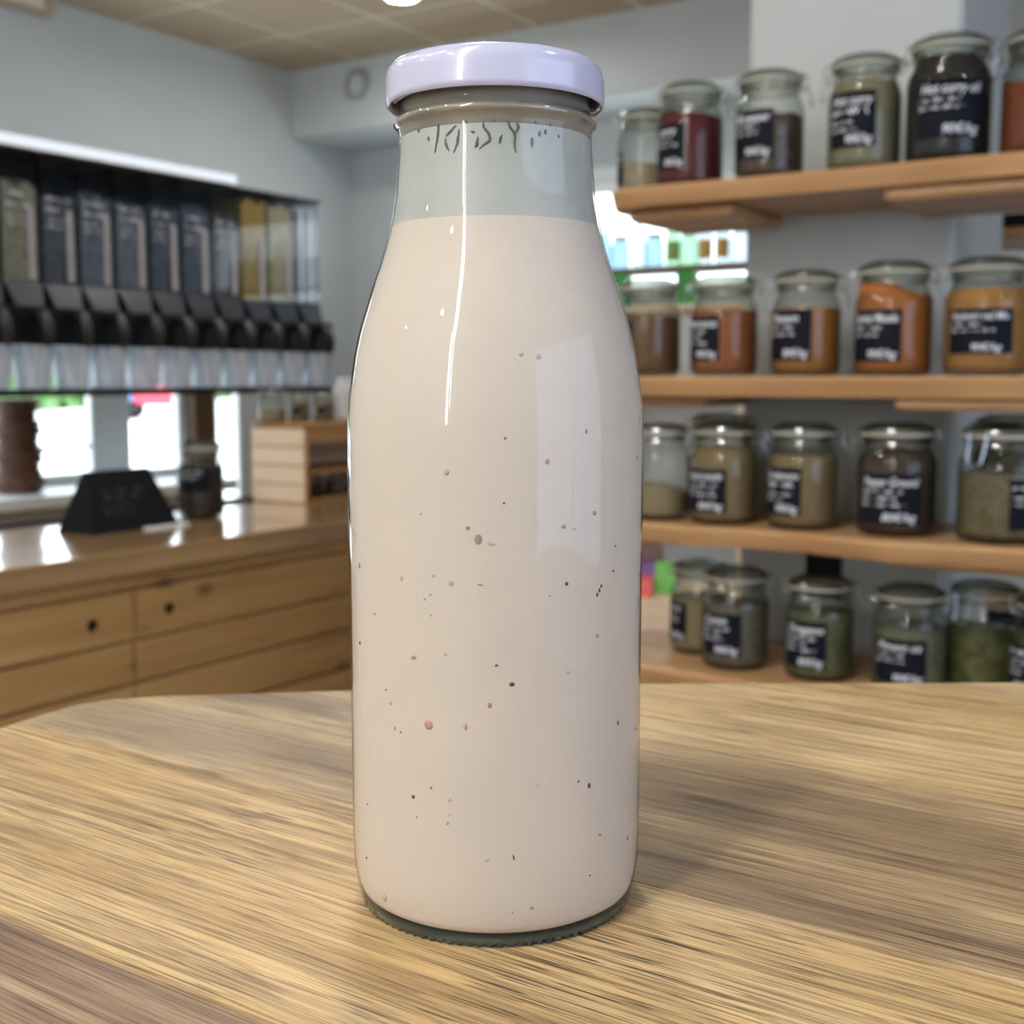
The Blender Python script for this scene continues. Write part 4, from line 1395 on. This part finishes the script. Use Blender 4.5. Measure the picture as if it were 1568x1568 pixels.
fdf.inputs['Color'].default_value = (0.86, 0.93, 1.0, 1)
fnz = N(nt, 'ShaderNodeTexNoise', i_Scale=1.0)
L(nt, tex(nt, (60, 60, 4)), fnz.inputs['Vector'])
f1, f2, f3 = (N(nt, 'ShaderNodeMixShader') for _ in range(3))
f1.inputs[0].default_value = 0.5
L(nt, ftl.outputs[0], f1.inputs[1])
L(nt, fdf.outputs[0], f1.inputs[2])
L(nt, ramp(nt, fnz.outputs['Fac'], [(0.38, (0.30, 0.30, 0.30)), (0.60, (0.75, 0.75, 0.75))]), f2.inputs[0])
L(nt, ftr.outputs[0], f2.inputs[1])
L(nt, f1.outputs[0], f2.inputs[2])
f3.inputs[0].default_value = 0.15
L(nt, f2.outputs[0], f3.inputs[1])
L(nt, fgl.outputs[0], f3.inputs[2])
L(nt, f3.outputs[0], out.inputs['Surface'])
me_cup = cup.mesh('catch_cup', fm, True)
me_bolt = MB().ell((0.013, hw - 0.004, 2.012), (0.007, 0.007, 0.007), 12, 8).mesh('bolt', M['steel'])
for k, (mat, fill, lab) in enumerate(bin_fills):
    yc = YE - (k + 0.5) * PIT
    t = thing('food_dispenser', lab, 'dispenser', (DX, yc, 0), 0, 'dry food dispensers in the wall rack')
    link('bin', me_bin, t)
    if mat is not None:
        zt_ = zb + (ztp - zb - 0.01) * fill
        mb = MB()
        x0, x1 = -0.218, -0.006
        n = 8
        vs = []
        for i in range(n + 1):
            yy = -hw + 0.006 + (2 * hw - 0.012) * i / n
            dz = 0.012 * math.sin(i * 1.3 + k * 2.1)
            vs += [(x1, yy, zb + 0.001), (x1, yy, zt_ + dz), (x0, yy, zt_ + 0.03 + dz), (x0, yy, zb + 0.001)]
        fs = []
        for i in range(n):
            for q in range(4):
                q2 = (q + 1) % 4
                fs.append((i * 4 + q, (i + 1) * 4 + q, (i + 1) * 4 + q2, i * 4 + q2))
        fs.append((0, 1, 2, 3))
        fs.append((n * 4 + 3, n * 4 + 2, n * 4 + 1, n * 4))
        mb.add(vs, fs).build('contents', mat, t, smooth=False)
        link('highlight_strip', me_highlight, t)
    if 3 <= k <= 9:
        link('level_bar', me_flange, t)
        wr = write_block(random.Random(200 + k), 0.11, 0.17, ['', ''], 2, '')
        wr.v = [(0.0012, v[0] - 0.004, 1.815 + v[1]) for v in wr.v]
        wr.build('writing', plain('marker_white', srgb(190, 193, 200), 0.7), t, smooth=False)
    if mat is None:
        fb = MB().bbox(-0.20, -0.196, -hw + 0.01, hw - 0.01, zb + 0.004, ztp - 0.02, 0.001)
        fb.build('white_liner', M['white'], t, smooth=False)
        for yy in (-0.035, 0.02):
            MB().bbox(-0.195, -0.008, yy, yy + 0.02, zb + 0.004, ztp - 0.03, 0.001).build('divider', M['white'], t, smooth=False)
    link('hopper', me_hop, t)
    link('spout_lever', me_hand, t)
    link('catch_cup', me_cup, t)
    link('bolt', me_bolt, t)

# ------------------------------------------------------------------ shelf unit and plants against the back wall
su = thing('back_shelf_unit', 'brown wooden shelf unit in the far corner beside the dispensers', 'shelf unit', (-3.72, 4.62, 0))
BW, BD = 0.85, 0.26
for x in (0, BW - 0.025):
    MB().bbox(x, x + 0.025, 0, BD, 0, 1.69, 0.002).build('side_panel', M['brownwood'], su)
shz = [0.25, 0.62, 0.93, 1.17, 1.345, 1.51, 1.665]
for z in shz:
    MB().bbox(0.025, BW - 0.025, 0, BD, z, z + 0.022, 0.002).build('shelf_board', M['crate2'], su)
MB().bbox(0.025, BW - 0.025, BD - 0.01, BD, 0.02, 1.66, 0.001).build('back_board', plain('grey_back_board', srgb(132, 126, 116), 0.8), su)
words = ['lowest', 'second', 'third', 'fourth', 'fifth', 'sixth', 'top']
cmix = ['ochre', 'cream', 'tan', 'sand', 'khaki', 'brown']
for r_, z in enumerate(shz[2:6]):
    for k in range(5):
        lb = 'small clip-top jar on the %s board of the corner shelf unit, %s along' % (words[r_ + 2], ['first', 'second', 'third', 'fourth', 'fifth'][k])
        hsc = 0.115 / 0.166 if r_ > 1 else 0.15 / 0.166
        spice_jar('storage_jar', lb, (-3.72 + 0.09 + k * 0.125, 4.62 + 0.08, z + 0.0225), 0.096 * 0.9, ct[cmix[(k + r_ * 2) % 6]], 0.75, 0, '', 0, '', 0.045 if (k + r_) % 2 else 0, 0.045, 25, 0.06, 0.5, 'small jars on the corner shelf unit', 300 + r_ * 10 + k, hsc / (0.0864 / 0.109))


def plant(label, P, hgt, spread, pot_mat, nl, seed):
    rng = random.Random(seed)
    t = thing('potted_plant', label, 'plant', P)
    MB().lathe([(0.0001, 0.0), (0.035, 0.0), (0.050, 0.075), (0.053, 0.08), (0.050, 0.084), (0.046, 0.078), (0.0001, 0.070)], 28).build('pot', pot_mat, t)
    for s in range(nl // 4):
        a = rng.uniform(0, 2 * PI)
        tip = Vector((math.cos(a) * spread * rng.uniform(0.3, 1), math.sin(a) * spread * rng.uniform(0.3, 1), hgt * rng.uniform(0.55, 1)))
        mid_ = Vector((tip.x * 0.3, tip.y * 0.3, tip.z * 0.6))
        MB().tube([(0, 0, 0.07), mid_, tip], 0.003, 5).build('stem', M['leaf'], t)
        for q in range(4):
            c = mid_.lerp(tip, q / 3.0)
            la = rng.uniform(0, 2 * PI)
            u = Vector((math.cos(la), math.sin(la), rng.uniform(-0.3, 0.4))).normalized()
            v = u.cross(Vector((0, 0, 1))).normalized()
            l = rng.uniform(0.045, 0.075)
            nrm = u.cross(v)
            pts = [c, c + u * l * 0.35 + v * l * 0.35 + nrm * l * .05, c + u * l * 0.75 + v * l * 0.25, c + u * l - nrm * l * 0.1, c + u * l * 0.75 - v * l * 0.25, c + u * l * 0.35 - v * l * 0.35 + nrm * l * .05]
            MB().add(pts, [(0, 1, 2, 3), (0, 3, 4, 5)]).build('leaf', M['leaf'], t)
    return t


plant('leafy green plant in a pale pot on top of the corner shelf unit', (-3.40, 4.72, 1.6875), 0.36, 0.13, M['column'], 24, 5)
plant('small trailing plant in a grey pot on top of the corner shelf unit', (-3.56, 4.72, 1.6875), 0.22, 0.10, M['slate'], 20, 8)
tin = thing('red_tin', 'small red tin on top of the corner shelf unit', 'tin', (-3.655, 4.70, 1.6875))
M['tinred'] = plain('red_tin_paint', srgb(186, 60, 52), 0.4, var=0.05)
MB().lathe([(0.0001, 0.0), (0.030, 0.0), (0.031, 0.002), (0.031, 0.088), (0.030, 0.09), (0.0001, 0.09)], 28).build('tin_body', M['tinred'], tin)
MB().lathe([(0.0001, 0.0965), (0.031, 0.0965), (0.033, 0.094), (0.033, 0.0902), (0.0001, 0.0902)], 28).build('tin_lid', M['tinred'], tin)

# ------------------------------------------------------------------ back window ledge with bottles
zl = on(1, YB - 0.10, 1040, 408).z
structure(MB().bbox(-3.65, -1.40, YB - 0.16, YB + 0.02, zl - 0.024, zl, 0.004).build('trim_4', M['brownwood'], smooth=False))
bot_glass = [thin_glass('pale_blue_glass', (0.40, 0.50, 0.56), (0.22, 0.32, 0.38), 0.03), thin_glass('pale_green_glass', (0.42, 0.54, 0.44), (0.24, 0.36, 0.26), 0.03), thin_glass('clear_glass', (0.54, 0.58, 0.60), (0.32, 0.38, 0.40), 0.03)]
amber = plain('amber_label', srgb(214, 168, 84), 0.5)
green = plain('green_label', srgb(150, 184, 90), 0.5)
bprof = [(0.0001, 0.0), (0.036, 0.0), (0.040, 0.006), (0.040, 0.15), (0.034, 0.18), (0.018, 0.205), (0.014, 0.22), (0.014, 0.262)]
jprof = [(0.0001, 0.0), (0.045, 0.0), (0.052, 0.008), (0.052, 0.12), (0.044, 0.14), (0.040, 0.15), (0.042, 0.165)]
specs = [(925, 'b', 0, None, 'pale blue bottle on the window ledge nearest the milk bottle'), (950, 'j', 0, None, 'round pale blue jar on the back window ledge'),
         (978, 'b', 2, None, 'clear bottle on the back window ledge beside the blue jar'), (1002, 'j', 0, None, 'wide pale jar at the middle of the back window ledge'),
         (1030, 'b', 1, green, 'pale green bottle with a green label on the back window ledge'), (1055, 'j', 1, None, 'pale green jar on the back window ledge'),
         (1080, 'b', 2, amber, 'clear bottle with an amber label on the back window ledge'), (1106, 'b', 2, amber, 'slim bottle with an amber label nearest the column on the ledge'),
         (1134, 'j', 2, None, 'clear round jar at the column end of the back window ledge')]
for px, kd, gi, lm, lb in specs:
    p = on(1, YB - 0.09, px, 400)
    t = thing('glass_bottle' if kd == 'b' else 'glass_jar', lb, 'bottle' if kd == 'b' else 'jar', (p.x, YB - 0.09, zl), 0, 'glassware on the back window ledge')
    s = 0.80
    t.scale = (s, s, s)
    if kd == 'b':
        MB().lathe(bprof, 28).build('glass_body', bot_glass[gi], t, angle=50)
        MB().lathe([(0.0001, 0.275), (0.015, 0.275), (0.016, 0.272), (0.016, 0.258), (0.0145, 0.258)], 20).build('cap', M['white'], t)
        if lm:
            curved_patch(0.0408, 0.075, 0.03, 0.13, -PI / 2 + 0.4).build('label', lm, t)
    else:
        MB().lathe(jprof, 28).build('glass_body', bot_glass[gi], t, angle=50)
        MB().lathe([(0.0001, 0.18), (0.043, 0.18), (0.045, 0.176), (0.045, 0.160), (0.0425, 0.160)], 24).build('cap', M['white'], t)

# green boxes on a rack below the back window
gt = thing('display_rack', 'pale wooden display rack below the back window', 'rack', (-2.75, 4.30, 0))
for x in (0.0, 0.95):
    for y in (0.0, 0.40):
        MB().bbox(x, x + 0.04, y, y + 0.04, 0, 1.58, 0.003).build('post', M['crate'], gt)
for z in (0.35, 0.80, 1.20, 1.555):
    MB().bbox(0.04, 0.95, 0.0, 0.44, z, z + 0.024, 0.003).build('shelf_board', M['crate'], gt)
M['green'] = plain('green_carton_print', srgb(58, 150, 66), 0.5, var=0.05)
for k, (px, lb) in enumerate([(951, 'green carton standing beside the milk bottle shoulder on the display rack'), (1052, 'green carton showing between the two jars under the back window')]):
    p = on(1, 4.45, px, 445)
    t = thing('tea_carton', lb, 'carton', (p.x, 4.45, 1.5795), 0.1)
    MB().bbox(-0.035, 0.035, -0.03, 0.03, 0, 0.135, 0.003).build('box_body', M['green'], t)
    MB().bbox(-0.036, 0.036, -0.031, 0.031, 0.118, 0.137, 0.003).build('box_lid', M['green'], t)
# low crate stand with bright packets beyond the bottom shelf
yk = 2.90
xk = on(1, yk, 1000, 930).x
zk = on(1, yk, 1000, 921).z
ps = thing('crate_stand', 'light wooden crate stand beyond the left end of the bottom shelf', 'stand', (xk, yk, 0))
for k in range(5):
    MB().bbox(-0.40, 0.30, 0.0, 0.02, zk - 0.10 - k * 0.125, zk - 0.012 - k * 0.125 if k == 0 else zk + 0.005 - k * 0.125, 0.003).build('slat', M['crate'], ps)
MB().box(-0.39, 0.29, 0.021, 0.025, 0.10, zk - 0.02).build('gap_backing', M['slate'], ps, smooth=False)  # dark sheet behind the slats, darkening the gaps
MB().bbox(-0.40, 0.30, 0.0, 0.40, zk - 0.012, zk, 0.003).build('top_board', M['crate'], ps)
for x in (-0.40, 0.26):
    for y in (0.03, 0.36):
        MB().bbox(x, x + 0.04, y, y + 0.04, 0.0, zk - 0.012, 0.003).build('post', M['crate2'], ps)
for k, (px, yy, c, r, hh, lb) in enumerate([
        (990, 3.20, srgb(96, 60, 46), 0.045, 0.15, 'brown paper pouch at the back of the crate stand beside the bottle'), (990, 3.06, srgb(124, 60, 150), 0.035, 0.075, 'purple packet on the crate stand beside the bottle'),
        (1019, 3.04, srgb(110, 200, 80), 0.028, 0.08, 'bright green packet on the crate stand by the jar'), (984, 2.95, srgb(236, 92, 84), 0.026, 0.05, 'coral red packet on the crate stand beside the bottle')]):
    p = on(1, yy, px, 900)
    t = thing('snack_packet', lb, 'packet', (p.x, yy, zk + 0.0005), 0.3)
    pm_ = plain('packet_print_%s' % ['brown', 'purple', 'green', 'coral'][k], c, 0.4, var=0.05)
    MB().add([(-r, -r * .6, 0), (r, -r * .6, 0), (r, r * .6, 0), (-r, r * .6, 0), (-r, -r * .5, hh * .5), (r, -r * .5, hh * .5), (r, r * .5, hh * .5), (-r, r * .5, hh * .5), (-r, -.002, hh), (r, -.002, hh), (r, .002, hh), (-r, .002, hh)],
             [(0, 3, 2, 1), (0, 1, 5, 4), (1, 2, 6, 5), (2, 3, 7, 6), (3, 0, 4, 7), (4, 5, 9, 8), (5, 6, 10, 9), (6, 7, 11, 10), (7, 4, 8, 11), (8, 9, 10, 11)]).build('pouch', pm_, t, angle=20)
    MB().bbox(-r, r, -0.003, 0.003, hh - 0.008, hh + 0.006, 0.001).build('seal', pm_, t)
